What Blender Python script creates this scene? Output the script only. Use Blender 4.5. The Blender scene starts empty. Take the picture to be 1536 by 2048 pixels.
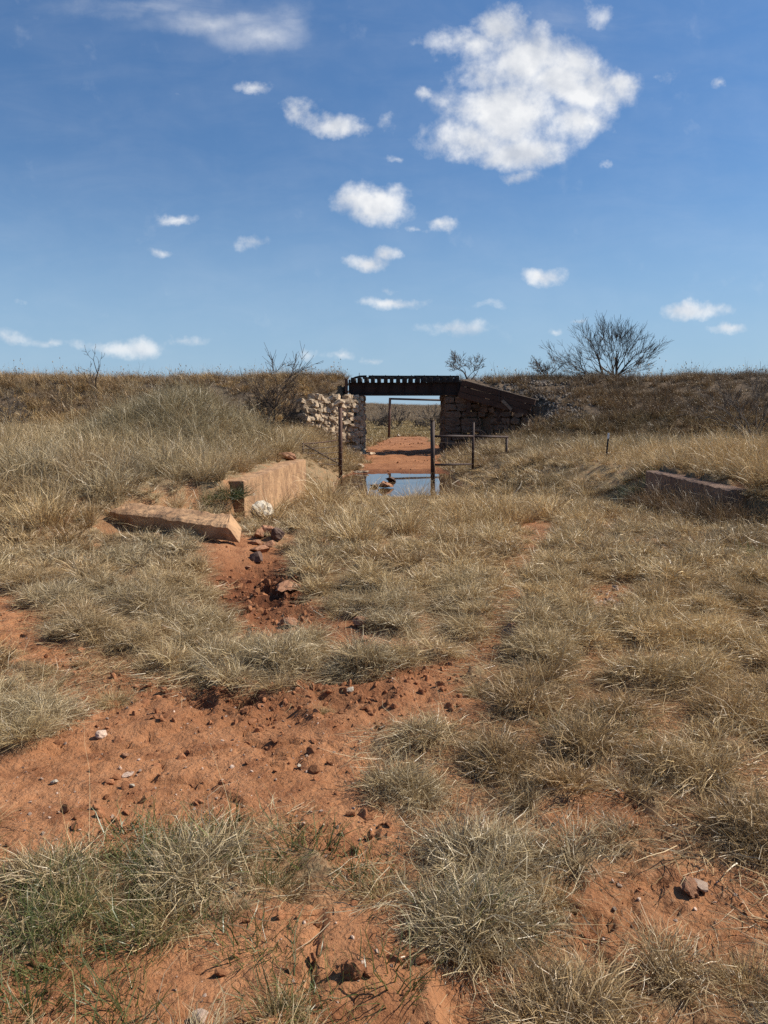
import bpy, math, random
import numpy as np
from mathutils import Vector, Euler, Matrix

R = math.radians
S = bpy.context.scene
COL = S.collection
random.seed(7)
RNG = np.random.default_rng(7)

# ------------------------------------------------------------------ camera, sky, sun, exposure
CAM_Z = 1.6
FPX = 1538.0                     # focal length in pixels of the 1536 x 2048 photograph
PITCH = math.atan(206 / FPX)     # looking slightly down
cam_d = bpy.data.cameras.new('camera')
cam_d.sensor_width = 36.0
cam_d.lens = FPX / 2048 * 36.0
cam_d.clip_start = 0.05
cam_d.clip_end = 20000
cam = bpy.data.objects.new('camera', cam_d)
COL.objects.link(cam)
cam.location = (0, 0, CAM_Z)
cam.rotation_euler = (math.pi / 2 - PITCH, 0, 0)
S.camera = cam

SUN_EL, SUN_AZ = R(44), R(79)    # azimuth clockwise from +Y: the sun stands to the right, a little beyond
sun_dir = Vector((math.sin(SUN_AZ) * math.cos(SUN_EL), math.cos(SUN_AZ) * math.cos(SUN_EL), math.sin(SUN_EL)))
sd = bpy.data.lights.new('sun', 'SUN')
sd.energy = 5.0
sd.angle = R(0.53)
sd.color = (1.0, 0.935, 0.82)
sun = bpy.data.objects.new('sun', sd)
COL.objects.link(sun)
sun.rotation_euler = sun_dir.to_track_quat('Z', 'Y').to_euler()
sun.location = (20, 5, 30)

S.view_settings.view_transform = 'Standard'
S.view_settings.look = 'None'
S.view_settings.gamma = 1.0
S.view_settings.use_curve_mapping = False
S.view_settings.exposure = 0.45
S.cycles.use_denoising = False
S.cycles.max_bounces = 6
S.cycles.diffuse_bounces = 3
S.cycles.glossy_bounces = 2
S.cycles.transmission_bounces = 3
S.cycles.transparent_max_bounces = 4
S.cycles.caustics_reflective = False
S.cycles.caustics_refractive = False
S.cycles.sample_clamp_indirect = 5.0


def pix_dir(u, v):
    a = (u - 768) / FPX
    b = -(v - 1024) / FPX
    return np.array([a, math.cos(PITCH) + b * math.sin(PITCH), -math.sin(PITCH) + b * math.cos(PITCH)])


def at(u, v, Y):
    """world point seen at photo pixel (u, v) that lies Y metres ahead"""
    d = pix_dir(u, v)
    return Vector((d[0] / d[1] * Y, Y, CAM_Z + d[2] / d[1] * Y))


def to_pix(x, y, z):
    dz = z - CAM_Z
    f = y * math.cos(PITCH) - dz * math.sin(PITCH)
    up = y * math.sin(PITCH) + dz * math.cos(PITCH)
    f = np.where(f < 0.05, 0.05, f)
    return 768 + FPX * x / f, 1024 - FPX * up / f


# ---- world
world = bpy.data.worlds.new('World')
S.world = world
world.use_nodes = True
wt = world.node_tree
wn, wl = wt.nodes, wt.links
wn.clear()


def N(tree, kind, **kw):
    n = tree.nodes.new(kind)
    for k, v in kw.items():
        if k.startswith('i_'):
            n.inputs[k[2:].replace('_', ' ')].default_value = v
        else:
            setattr(n, k, v)
    return n


def M(tree, op, a, b=None, c=None, clamp=False):
    n = tree.nodes.new('ShaderNodeMath')
    n.operation = op
    n.use_clamp = clamp
    for i, v in enumerate((a, b, c)):
        if v is None:
            continue
        if isinstance(v, (int, float)):
            n.inputs[i].default_value = v
        else:
            tree.links.new(v, n.inputs[i])
    return n.outputs[0]


def VM(tree, op, a, b=None, scale=None):
    n = tree.nodes.new('ShaderNodeVectorMath')
    n.operation = op
    for i, v in enumerate((a, b)):
        if v is None:
            continue
        if isinstance(v, (tuple, list)):
            n.inputs[i].default_value = v
        else:
            tree.links.new(v, n.inputs[i])
    if scale is not None:
        n.inputs['Scale'].default_value = scale
    return n.outputs['Value'] if op in ('LENGTH', 'DOT_PRODUCT') else n.outputs['Vector']


def mapr(tree, v, a, b, c=0.0, d=1.0, smooth=True):
    n = tree.nodes.new('ShaderNodeMapRange')
    n.interpolation_type = 'SMOOTHSTEP' if smooth else 'LINEAR'
    n.inputs['From Min'].default_value = a
    n.inputs['From Max'].default_value = b
    n.inputs['To Min'].default_value = c
    n.inputs['To Max'].default_value = d
    tree.links.new(v, n.inputs['Value'])
    return n.outputs['Result']


def mixc(tree, f, a, b, mode='MIX'):
    n = tree.nodes.new('ShaderNodeMix')
    n.data_type = 'RGBA'
    n.blend_type = mode
    for s, v in ((n.inputs[0], f), (n.inputs[6], a), (n.inputs[7], b)):
        if isinstance(v, (int, float)):
            s.default_value = v
        elif isinstance(v, (tuple, list)):
            s.default_value = (v[0], v[1], v[2], 1)
        else:
            tree.links.new(v, s)
    return n.outputs[2]


def noise(tree, vec, scale, detail=4, rough=0.55, dist=0.0, out='Fac'):
    n = tree.nodes.new('ShaderNodeTexNoise')
    n.inputs['Scale'].default_value = scale
    n.inputs['Detail'].default_value = detail
    n.inputs['Roughness'].default_value = rough
    n.inputs['Distortion'].default_value = dist
    if vec is not None:
        tree.links.new(vec, n.inputs['Vector'])
    return n.outputs[out]


sky = N(wt, 'ShaderNodeTexSky', sky_type='NISHITA', sun_disc=False)
sky.sun_elevation = SUN_EL
sky.sun_rotation = SUN_AZ
sky.altitude = 400
sky.air_density = 1.0
sky.dust_density = 0.35
sky.ozone_density = 1.0
SKY_STRENGTH = 0.06
SKY_LOW, SKY_HIGH, SKY_HAZE, SKY_HAZE_COL = (.70, .95, 1.16), (.66, 1.17, 1.54), 0.72, (4.3, 6.35, 8.9)

# clouds: directions turned into (x/y, z/|y|) coordinates; the placed clouds are soft ellipses broken up by noise
CLOUDS = [  # photo pixel, half width, half height (px), weight
    (1000, 45, 60, 42, 1.0), (930, 95, 95, 42, .95), (1060, 110, 110, 65, 1.1), (1150, 120, 60, 60, .9), (1130, 170, 130, 60, 1.1), (1225, 155, 55, 36, .9),
    (1030, 220, 150, 75, 1.15), (1140, 240, 80, 50, 1.0), (940, 275, 105, 45, 1.05), (1040, 300, 100, 36, 1.0), (960, 150, 80, 50, .9),
    (1035, 348, 45, 14, .75),
    (592, 222, 34, 34, .85), (660, 242, 65, 24, .9), (715, 240, 55, 20, .75), (775, 238, 34, 22, .62),
    (745, 415, 85, 42, 1.05), (790, 385, 40, 25, .7), (700, 405, 45, 22, .8), (880, 446, 38, 18, .75), (825, 460, 34, 10, .6),
    (735, 522, 55, 20, .95), (775, 508, 32, 16, .8), (785, 610, 85, 16, .85), (780, 580, 40, 14, .55), (900, 660, 75, 20, .85),
    (505, 485, 45, 20, .72), (365, 432, 45, 13, .62), (515, 176, 46, 15, .6), (352, 182, 38, 15, .5),
    (1085, 550, 62, 20, .82), (1395, 626, 72, 20, .95), (1465, 661, 56, 15, .9), (1330, 150, 28, 24, .55), (1445, 172, 22, 18, .55),
    (1205, 25, 42, 34, .62), (230, 690, 95, 17, .9), (270, 688, 50, 20, .85), (360, 680, 52, 13, .75), (100, 685, 42, 13, .7), (20, 672, 55, 18, .6),
    (680, 712, 34, 12, .75), (735, 719, 26, 9, .7), (625, 708, 24, 12, .6), (48, 600, 30, 10, .5), (970, 615, 40, 12, .5),
    (1105, 660, 30, 9, .6), (850, 195, 26, 14, .5), (795, 315, 34, 11, .5), (1210, 333, 20, 10, .55), (340, 510, 45, 14, .5), (1160, 642, 30, 8, .55),
]
tc = N(wt, 'ShaderNodeTexCoord')
sx = N(wt, 'ShaderNodeSeparateXYZ')
wl.new(tc.outputs['Generated'], sx.inputs[0])
ay = M(wt, 'MAXIMUM', M(wt, 'ABSOLUTE', sx.outputs['Y']), 0.05)
front = mapr(wt, sx.outputs['Y'], 0.0, 0.06)
cu = M(wt, 'DIVIDE', sx.outputs['X'], ay)
cw = M(wt, 'DIVIDE', sx.outputs['Z'], ay)
cv = N(wt, 'ShaderNodeCombineXYZ')
wl.new(cu, cv.inputs[0])
wl.new(cw, cv.inputs[1])
wl.new(M(wt, 'SUBTRACT', 1.0, front), cv.inputs[2])
P0 = cv.outputs[0]
# warp a little so that the outlines are ragged
wp = VM(wt, 'SUBTRACT', noise(wt, P0, 9.0, 6, 0.65, out='Color'), (0.5, 0.5, 0.5))
PW = VM(wt, 'ADD', P0, VM(wt, 'MULTIPLY', wp, (0.075, 0.05, 0.0)))
acc = None
for (u, v, hw, hh, wgt) in CLOUDS:
    wgt = wgt if wgt > .78 else wgt * .88
    d = pix_dir(u, v)
    uu, ww = d[0] / d[1], d[2] / d[1]
    k = 1.0 / d[1]
    q = VM(wt, 'MULTIPLY', VM(wt, 'SUBTRACT', PW, (uu, ww, 0)), (FPX / (hw * 1.35 * k), FPX / (hh * 1.4 * k * k), 6.0))
    l = VM(wt, 'LENGTH', q)
    val = M(wt, 'MULTIPLY_ADD', l, -wgt, wgt, clamp=True)
    acc = val if acc is None else M(wt, 'SMOOTH_MAX', acc, val, 0.12)
nz = noise(wt, P0, 15.0, 9, 0.60, 0.1)
nz2 = noise(wt, VM(wt, 'ADD', P0, (0.010, 0.013, 0.0)), 15.0, 9, 0.60, 0.1)
dens0 = M(wt, 'ADD', M(wt, 'MULTIPLY', acc, 1.7), M(wt, 'MULTIPLY', M(wt, 'SUBTRACT', nz, 0.5), 3.1))
has = mapr(wt, acc, 0.0, 0.3)
dens = M(wt, 'MULTIPLY', mapr(wt, dens0, 0.15, 1.6), has)
# thin high streaks and, away from the view, the same kind of scattered small clouds
st = noise(wt, VM(wt, 'MULTIPLY', P0, (2.2, 7.0, 1.0)), 2.0, 6, 0.6, 0.6)
stk = M(wt, 'MULTIPLY', mapr(wt, st, 0.60, 0.85), mapr(wt, cw, 0.30, 0.55, 0, 0.12))
bk = noise(wt, VM(wt, 'MULTIPLY', tc.outputs['Generated'], (1.0, 1.0, 2.2)), 4.5, 8, 0.58)
away = M(wt, 'MAXIMUM', M(wt, 'SUBTRACT', 1.0, front), mapr(wt, M(wt, 'ABSOLUTE', cu), 0.62, 0.9))
bkd = M(wt, 'MULTIPLY', mapr(wt, bk, 0.60, 0.72), away)
ci = None
for (u, v, hw, hh, wgt) in ((300, 12, 190, 14, .5), (420, 42, 150, 16, .7), (520, 66, 90, 22, .8), (572, 38, 42, 28, .6), (1130, 40, 110, 30, .35)):
    d = pix_dir(u, v)
    k = 1.0 / d[1]
    q = VM(wt, 'MULTIPLY', VM(wt, 'SUBTRACT', PW, (d[0] / d[1], d[2] / d[1], 0)), (FPX / (hw * 1.5 * k), FPX / (hh * 1.9 * k * k), 6.0))
    val = M(wt, 'MULTIPLY_ADD', VM(wt, 'LENGTH', q), -wgt, wgt, clamp=True)
    ci = val if ci is None else M(wt, 'SMOOTH_MAX', ci, val, 0.2)
ci = M(wt, 'MULTIPLY', ci, mapr(wt, noise(wt, VM(wt, 'MULTIPLY', P0, (3.0, 9.0, 1.0)), 2.4, 7, 0.62, 0.5), .3, .75, .25, .85))
alpha = M(wt, 'MAXIMUM', M(wt, 'MAXIMUM', M(wt, 'MAXIMUM', dens, ci), stk), bkd, clamp=True)
nb = noise(wt, P0, 6.5, 4, 0.5, 0.1)
nb2 = noise(wt, VM(wt, 'ADD', P0, (0.018, 0.030, 0.0)), 6.5, 4, 0.5, 0.1)
shade = M(wt, 'ADD', 0.66, M(wt, 'ADD', M(wt, 'MULTIPLY', M(wt, 'SUBTRACT', nz, nz2), 2.2), M(wt, 'MULTIPLY', M(wt, 'SUBTRACT', nb, nb2), 3.2)), clamp=True)
core = mapr(wt, dens0, 0.8, 2.0, 0.0, 0.22)
shade = M(wt, 'SUBTRACT', shade, core, clamp=True)
ccol = mixc(wt, shade, (7.2, 7.7, 8.6), (12.4, 12.4, 12.3))
lowc = mapr(wt, cw, 0.02, 0.22, 0.72, 1.0)
alpha = M(wt, 'MULTIPLY', alpha, M(wt, 'MULTIPLY', lowc, 0.96))
hsv = N(wt, 'ShaderNodeHueSaturation')
hsv.inputs['Saturation'].default_value = 1.0
hsv.inputs['Hue'].default_value = 0.505
hsv.inputs['Value'].default_value = 1.0
wl.new(sky.outputs[0], hsv.inputs['Color'])
# air near the horizon is paler and bluer than the model gives, the zenith a lighter blue
elev = M(wt, 'MAXIMUM', sx.outputs['Z'], 0.0)
gr = mixc(wt, mapr(wt, elev, 0.0, 0.62, smooth=False), SKY_LOW, SKY_HIGH)
skyc = mixc(wt, 1.0, hsv.outputs[0], gr, 'MULTIPLY')
skyc = mixc(wt, mapr(wt, elev, 0.30, 0.0, 0.0, SKY_HAZE), skyc, SKY_HAZE_COL)
final = mixc(wt, alpha, skyc, ccol)
bg = N(wt, 'ShaderNodeBackground')
bg.inputs['Strength'].default_value = SKY_STRENGTH
wl.new(final, bg.inputs['Color'])
wo = N(wt, 'ShaderNodeOutputWorld')
wl.new(bg.outputs[0], wo.inputs['Surface'])


# ------------------------------------------------------------------ small helpers
def tag(o, label=None, cat=None, group=None, kind=None):
    if label:
        o['label'] = label
    if cat:
        o['category'] = cat
    if group:
        o['group'] = group
    if kind:
        o['kind'] = kind
    return o


def empty(name, loc, label, cat, group=None):
    o = bpy.data.objects.new(name, None)
    o.location = loc
    o.empty_display_size = 0.2
    COL.objects.link(o)
    return tag(o, label, cat, group)


def link(name, mesh, mat=None, parent=None, loc=None, rot=None, scl=None):
    o = bpy.data.objects.new(name, mesh)
    COL.objects.link(o)
    if mat is not None and len(mesh.materials) == 0:
        mesh.materials.append(mat)
    if parent is not None:
        o.parent = parent
        # positions are given in world space; things' empties are never rotated or scaled
        if loc is not None:
            o.location = Vector(loc) - parent.location
        else:
            o.location = -parent.location
    elif loc is not None:
        o.location = loc
    if rot is not None:
        o.rotation_euler = rot
    if scl is not None:
        o.scale = scl
    return o


class MB:
    def __init__(self):
        self.v, self.f = [], []

    def add(self, vs, fs):
        n = len(self.v)
        self.v.extend([tuple(p) for p in vs])
        self.f.extend([tuple(i + n for i in f) for f in fs])
        return self

    def box(self, c, size, rot=(0, 0, 0), jit=0.0):
        m = Euler(rot).to_matrix()
        vs = []
        for sx_ in (-1, 1):
            for sy_ in (-1, 1):
                for sz_ in (-1, 1):
                    p = Vector((sx_ * size[0] / 2, sy_ * size[1] / 2, sz_ * size[2] / 2))
                    if jit:
                        p += Vector([random.uniform(-jit, jit) for _ in range(3)])
                    vs.append(Vector(c) + m @ p)
        return self.add(vs, [(0, 1, 3, 2), (4, 6, 7, 5), (0, 4, 5, 1), (2, 3, 7, 6), (0, 2, 6, 4), (1, 5, 7, 3)])

    def tube(self, pts, rad, n=6, cap=True):
        pts = [Vector(p) for p in pts]
        if isinstance(rad, (int, float)):
            rad = [rad] * len(pts)
        vs, fs = [], []
        prev = None
        for i, p in enumerate(pts):
            d = (pts[min(i + 1, len(pts) - 1)] - pts[max(i - 1, 0)]).normalized()
            if prev is None:
                a = d.orthogonal().normalized()
            else:
                a = (prev - d * prev.dot(d)).normalized()
            prev = a
            b = d.cross(a)
            for k in range(n):
                t = 2 * math.pi * k / n
                vs.append(p + (a * math.cos(t) + b * math.sin(t)) * rad[i])
        for i in range(len(pts) - 1):
            for k in range(n):
                fs.append((i * n + k, i * n + (k + 1) % n, (i + 1) * n + (k + 1) % n, (i + 1) * n + k))
        if cap:
            fs.append(tuple(range(n - 1, -1, -1)))
            fs.append(tuple(range((len(pts) - 1) * n, len(pts) * n)))
        return self.add(vs, fs)

    def mesh(self, name, smooth=False, bevel=0.0):
        me = bpy.data.meshes.new(name)
        me.from_pydata(self.v, [], self.f)
        if bevel:
            import bmesh
            bm = bmesh.new()
            bm.from_mesh(me)
            bmesh.ops.bevel(bm, geom=bm.edges[:], offset=bevel, segments=1, affect='EDGES', clamp_overlap=True)
            bm.to_mesh(me)
            bm.free()
        if smooth:
            me.polygons.foreach_set('use_smooth', np.ones(len(me.polygons), bool))
        me.update()
        return me


# value noise for building geometry
_perm = np.random.default_rng(3).permutation(4096)
_vals = np.random.default_rng(4).random(4096) * 2 - 1


def vnoise(x, y, seed=0):
    xi, yi = np.floor(x).astype(np.int64), np.floor(y).astype(np.int64)
    fx, fy = x - xi, y - yi
    fx, fy = fx * fx * fx * (fx * (fx * 6 - 15) + 10), fy * fy * fy * (fy * (fy * 6 - 15) + 10)

    def h(a, b):
        return _vals[(_perm[(a + seed * 131) & 4095] + b * 57) & 4095 if False else _perm[(_perm[(a + seed * 131) & 4095] + b) & 4095]]
    v00, v10, v01, v11 = h(xi, yi), h(xi + 1, yi), h(xi, yi + 1), h(xi + 1, yi + 1)
    return (v00 * (1 - fx) + v10 * fx) * (1 - fy) + (v01 * (1 - fx) + v11 * fx) * fy


def fbm(x, y, scale, octv=4, seed=0, gain=0.5):
    t, a, s = 0, 1.0, 0
    for o in range(octv):
        t = t + a * vnoise(x / scale + 17.3 * o, y / scale - 9.1 * o, seed + o)
        s += a
        a *= gain
        scale /= 2.03
    return t / s


def ss(a, b, x):
    t = np.clip((x - a) / (b - a), 0, 1)
    return t * t * (3 - 2 * t)


# ------------------------------------------------------------------ the lie of the land
WATER_Z = -1.10
IP = np.interp


def in_poly(u, v, poly):
    inside = np.zeros(np.shape(u), bool)
    n = len(poly)
    for i in range(n):
        x1, y1 = poly[i]
        x2, y2 = poly[(i + 1) % n]
        if y1 == y2:
            continue
        c = ((y1 > v) != (y2 > v)) & (u < (x2 - x1) * (v - y1) / (y2 - y1) + x1)
        inside ^= c
    return inside


def base_terrain(x, y):
    x = np.asarray(x, float)
    y = np.asarray(y, float)
    P = IP(y, [-10, 0, 8, 10, 12, 14, 16, 20, 22.3, 23.6, 30, 31.9, 33.5, 45, 70, 120], [.06, 0, -.03, -.09, -.18, -.3, -.43, -.80, -1.04, -1.32, -1.32, -1.12, -1.03, -1.0, -1.0, -1.1])
    zl = IP(y, [8.5, 10.5, 12.2, 18, 25, 30, 38, 58, 66], [.02, .2, .44, .40, .22, .10, .35, .2, -1.0])
    xl = IP(y, [8.5, 12.2, 17.6, 20, 24, 31, 33, 40, 45, 70], [-3.3, -2.42, -1.93, -1.9, -1.0, -1.05, -1.2, -1.5, -1.7, -2.0])
    wlft = IP(y, [8.5, 11.6, 12.2, 17.6, 18.3, 22, 32, 45], [2.5, .9, .14, .14, .6, 2.6, 2.8, 2.4])
    fl = ss(0, 1, (xl - x) / wlft)
    zr = IP(y, [7.5, 9.2, 10, 15, 18, 25, 32, 40, 58, 66], [.04, .3, .38, .42, .2, .0, -.15, .0, .0, -1.0])
    xr = IP(y, [7.5, 9.2, 10, 15.1, 17.5, 20, 22.5, 24, 30.5, 32.5, 38, 45, 70], [5.9, 5.42, 5.36, 5.25, 4.4, 3.4, 2.4, 1.75, 1.75, 2.4, 2.9, 3.6, 4.5])
    wrgt = IP(y, [7.5, 8.8, 11.5, 15.1, 16, 20, 24, 30, 33, 45], [2.5, 1.8, .14, .14, 1.0, 3.2, 3.6, 3.6, 3.4, 4.0])
    fr = ss(0, 1, (x - xr) / wrgt)
    z = P + (zl - P) * fl + (zr - P) * fr
    # the big grassy mound behind the broken wall, a lower bank further left
    z = z + 1.42 * np.exp(-((x + 5.1) / 1.75) ** 2 - ((y - 19.5) / 2.9) ** 2) * ss(-1.9, -2.9, x)
    z = z + 0.35 * np.exp(-((x + 11.5) / 3.5) ** 2 - ((y - 23) / 4.0) ** 2)
    z = z + 0.10 * np.exp(-((x - 9.0) / 3.2) ** 2 - ((y - 16.5) / 3.0) ** 2)
    # gully by the fallen slab
    z = z - 0.20 * np.exp(-((x + 1.35) / 0.45) ** 2 - ((y - 8.3) / 1.5) ** 2) - 0.10 * np.exp(-((x + 0.95) / 0.6) ** 2 - ((y - 6.3) / 0.9) ** 2)
    # railway embankment with the gap under the bridge
    crest = 0.24 * fbm(x, x * 0 + 3.7, 5.0, 4, 21)
    ze = IP(y, [36.5, 38.5, 40.5, 46.0, 47.0, 51, 52, 58.5], [-1.2, -.2, .75, 3.2, 3.36, 3.36, 3.1, -1.2]) + crest * ss(40, 46, y)
    fill = ss(0, .45, (-1.95 - np.clip(45.1 - y, 0, 2.8) * 1.14 - np.maximum(0, y - 49) * 1.0) - x) + ss(0, IP(y, [42.8, 44.5, 45.2], [3.2, 1.4, .45]), x - (np.where(y < 45.2, IP(y, [42.5, 43.2, 45.1], [6.7, 7.0, 5.95]), 4.15) + np.maximum(0, y - 49) * 1.0))
    z = z + np.maximum(ze - z, 0) * fill
    # far rise
    rid = 0.75 + 0.25 * fbm(x, y * 0.3, 70.0, 3, 8)
    z = z + IP(y, [110, 190, 330, 380, 600, 4000], [0, 1.0, 5.4, 5.6, 1.2, 0.3]) * rid
    return z


# bare soil, drawn as outlines measured on the photograph and laid on the ground where they fall
BARE = [
    [(-40, 1500), (60, 1500), (150, 1440), (280, 1375), (420, 1362), (560, 1385), (640, 1362), (720, 1372), (860, 1340), (950, 1300), (1000, 1235), (1030, 1290), (960, 1340), (930, 1400), (800, 1440), (750, 1500), (745, 1570), (820, 1650), (850, 1730), (700, 1760), (630, 1650), (560, 1620), (450, 1650), (330, 1660), (200, 1690), (-40, 1730)],
    [(-40, 1985), (110, 1900), (330, 1880), (450, 1850), (560, 1790), (830, 1800), (880, 1880), (1040, 1930), (1110, 2120), (-40, 2120)],
    [(400, 1110), (490, 1060), (560, 1095), (610, 1150), (640, 1230), (690, 1260), (740, 1290), (720, 1330), (640, 1265), (560, 1300), (500, 1275), (460, 1250), (440, 1190)],
    [(-40, 1160), (60, 1195), (90, 1230), (70, 1265), (190, 1320), (120, 1345), (-40, 1325)],
    [(700, 1345), (740, 1290), (760, 1270), (720, 1240), (690, 1250)],
]
SPARSE = [
    [(985, 1300), (1000, 1200), (1025, 1130), (1060, 1070), (1045, 1030), (1010, 1000), (1075, 1010), (1110, 1060), (1080, 1120), (1050, 1200), (1030, 1300)],
    [(1080, 1640), (1250, 1560), (1330, 1620), (1250, 1690), (1130, 1700)],
    [(1130, 1780), (1290, 1730), (1540, 1700), (1570, 1850), (1420, 1900), (1320, 1900), (1330, 2080), (1250, 2080), (1180, 1930)],
    [(780, 1400), (960, 1380), (1000, 1440), (960, 1480), (800, 1470)],
    [(120, 1330), (330, 1330), (300, 1400), (120, 1430)],
    [(600, 1170), (680, 1230), (740, 1250), (860, 1330), (700, 1330), (620, 1260)],
    [(1130, 1190), (1270, 1170), (1280, 1225), (1170, 1240)],
]


def grass_density(x, y):
    x = np.asarray(x, float)
    y = np.asarray(y, float)
    z = base_terrain(x, y)
    u, v = to_pix(x, y, z)
    rng = np.random.default_rng(11)
    bare = np.zeros(x.shape)
    spar = np.zeros(x.shape)
    K = 6
    for k in range(K):
        a, b = rng.normal(0, 1, 2)
        w = 26 + 0 * v
        uu = u + w * (1.1 * fbm(x, y, 0.55, 3, 31) + 0.5 * a)
        vv = v + w * 0.55 * (1.1 * fbm(x, y, 0.55, 3, 47) + 0.5 * b)
        q = np.zeros(x.shape, bool)
        for p in BARE:
            q |= in_poly(uu, vv, p)
        bare += q / K
        q = np.zeros(x.shape, bool)
        for p in SPARSE:
            q |= in_poly(uu, vv, p)
        spar += q / K
    near = (y > 1.0) & (y < 13)
    bare = np.where(near, bare, 0)
    spar = np.where(near, spar, 0)
    d = 1 - np.clip(bare * 1.05 + spar * 0.84, 0, 1)
    # the trodden floor beyond the pool and under the bridge, out on to the plain
    n = fbm(x, y, 1.6, 3, 53)
    cl = IP(y, [30, 32, 36, 45, 52, 62, 74, 82], [-1.7, -1.5, -1.35, -1.5, -1.6, -.6, .4, 1.6]) + n * .5
    cr = IP(y, [30, 32, 36, 45, 52, 62, 74, 82], [2.2, 3.0, 3.2, 3.9, 4.2, 4.4, 4.4, 2.4]) + n * .5
    fl = ss(0, .7, x - cl) * ss(0, .7, cr - x) * ss(29, 30.5, y) * ss(84, 70, y)
    d = d * (1 - np.where(y < 29, 0, fl))
    d = np.where((base_terrain(x, y) < WATER_Z + 0.03) & (y > 22) & (y < 34), 0, d)
    return np.clip(d, 0, 1)


HC = 0.40      # spacing of the grass hummocks


def hummock(x, y):
    """0..1 height of the nearest bunch of grass and the direction away from its middle"""
    x = np.asarray(x, float)
    y = np.asarray(y, float)
    cx, cy = np.floor(x / HC).astype(np.int64), np.floor(y / HC).astype(np.int64)
    best = np.full(x.shape, 9.0)
    ox, oy = np.zeros(x.shape), np.zeros(x.shape)
    for i in (-1, 0, 1):
        for j in (-1, 0, 1):
            a, b = cx + i, cy + j
            h1 = _vals[_perm[(_perm[a & 4095] + b) & 4095]]
            h2 = _vals[_perm[(_perm[(a + 911) & 4095] + b * 3) & 4095]]
            h3 = _vals[_perm[(_perm[(a + 77) & 4095] + b * 7) & 4095]]
            px, py = (a + .5 + .46 * h1) * HC, (b + .5 + .46 * h2) * HC
            rad = HC * (.56 + .24 * h3)
            dx, dy = x - px, y - py
            d = np.hypot(dx, dy) / rad
            m = d < best
            best = np.where(m, d, best)
            ox, oy = np.where(m, dx, ox), np.where(m, dy, oy)
    return np.clip(1 - best, 0, 1), np.arctan2(oy, ox)


def terrain(x, y):
    x = np.asarray(x, float)
    y = np.asarray(y, float)
    z = base_terrain(x, y)
    hn = (y > 1) & (y < 42)
    if hn.any():
        hm = hummock(x[hn], y[hn])[0]
        gd = grass_density(x[hn], y[hn])
        z = z.copy()
        z[hn] += ss(0, .8, hm) * (.030 + .055 * ss(2.5, 4.5, y[hn])) * np.clip(gd * 1.6 - .6, 0, 1) * ss(42, 36, y[hn])
    fine = ss(16, 9, y)
    z = z + 0.05 * fbm(x, y, 1.3, 3, 61) * ss(40, 20, y)
    z = z + fine * 0.030 * fbm(x, y, 0.30, 5, 67, 0.62)
    cr_ = np.abs(fbm(x, y, 0.42, 4, 83, .6))
    z = z - fine * .028 * ss(.10, .0, cr_) * ss(-.25, .25, fbm(x, y, 1.6, 2, 87)) - fine * .015 * ss(.06, 0, np.abs(fbm(x, y, .16, 3, 89)))
    # churned, hoof-marked mud along the gully and across the bare strip
    ch = np.exp(-((x + 1.15) / 0.6) ** 2 - ((y - 7.2) / 1.6) ** 2) + 0.75 * np.exp(-((x + 0.6) / 0.9) ** 2 - ((y - 4.3) / 0.5) ** 2) + .4 * np.exp(-((x - 0.0) / .35) ** 2 - ((y - 1.95) / .22) ** 2)
    z = z - ch * 0.12 * np.abs(fbm(x, y, 0.26, 3, 71)) * 2 + ch * 0.04
    z = z + ss(36, 40, y) * ss(62, 54, y) * 0.14 * fbm(x, y, 1.1, 4, 73)
    z = z + ss(31, 33, y) * ss(75, 60, y) * 0.055 * fbm(x, y, .7, 4, 74, .6)
    # burrow in the grass on the right
    bx, by = 1.28, 3.63
    z = z - 0.09 * np.exp(-((x - bx) / .036) ** 2 - ((y - by) / .036) ** 2)
    z = z + ss(80, 150, y) * 0.25 * fbm(x, y, 14.0, 4, 79)
    return z


def tz(x, y):
    return float(terrain(np.array([x]), np.array([y]))[0])


def ground_at(u, v, y0=0.8, y1=400.0):
    """the point of the ground seen at photo pixel (u, v)"""
    d = pix_dir(u, v)
    ys = np.geomspace(y0, y1, 6000)
    xs = d[0] / d[1] * ys
    zs = CAM_Z + d[2] / d[1] * ys
    below = zs < base_terrain(xs, ys)
    i = int(np.argmax(below)) if below.any() else len(ys) - 1
    return Vector((xs[i], ys[i], tz(xs[i], ys[i])))


# ------------------------------------------------------------------ materials
def mat(name):
    m = bpy.data.materials.new(name)
    m.use_nodes = True
    t = m.node_tree
    t.nodes.clear()
    out = t.nodes.new('ShaderNodeOutputMaterial')
    return m, t, out


def principled(t, out, rough=0.9, spec=0.3, metal=0.0):
    p = t.nodes.new('ShaderNodeBsdfPrincipled')
    p.inputs['Roughness'].default_value = rough
    p.inputs['Specular IOR Level'].default_value = spec
    p.inputs['Metallic'].default_value = metal
    t.links.new(p.outputs[0], out.inputs['Surface'])
    return p


def bump(t, p, h, strength=0.5, dist=0.02):
    b = t.nodes.new('ShaderNodeBump')
    b.inputs['Strength'].default_value = strength
    b.inputs['Distance'].default_value = dist
    t.links.new(h, b.inputs['Height'])
    t.links.new(b.outputs[0], p.inputs['Normal'])


def coords(t, kind='Object'):
    return t.nodes.new('ShaderNodeTexCoord').outputs[kind]


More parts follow.
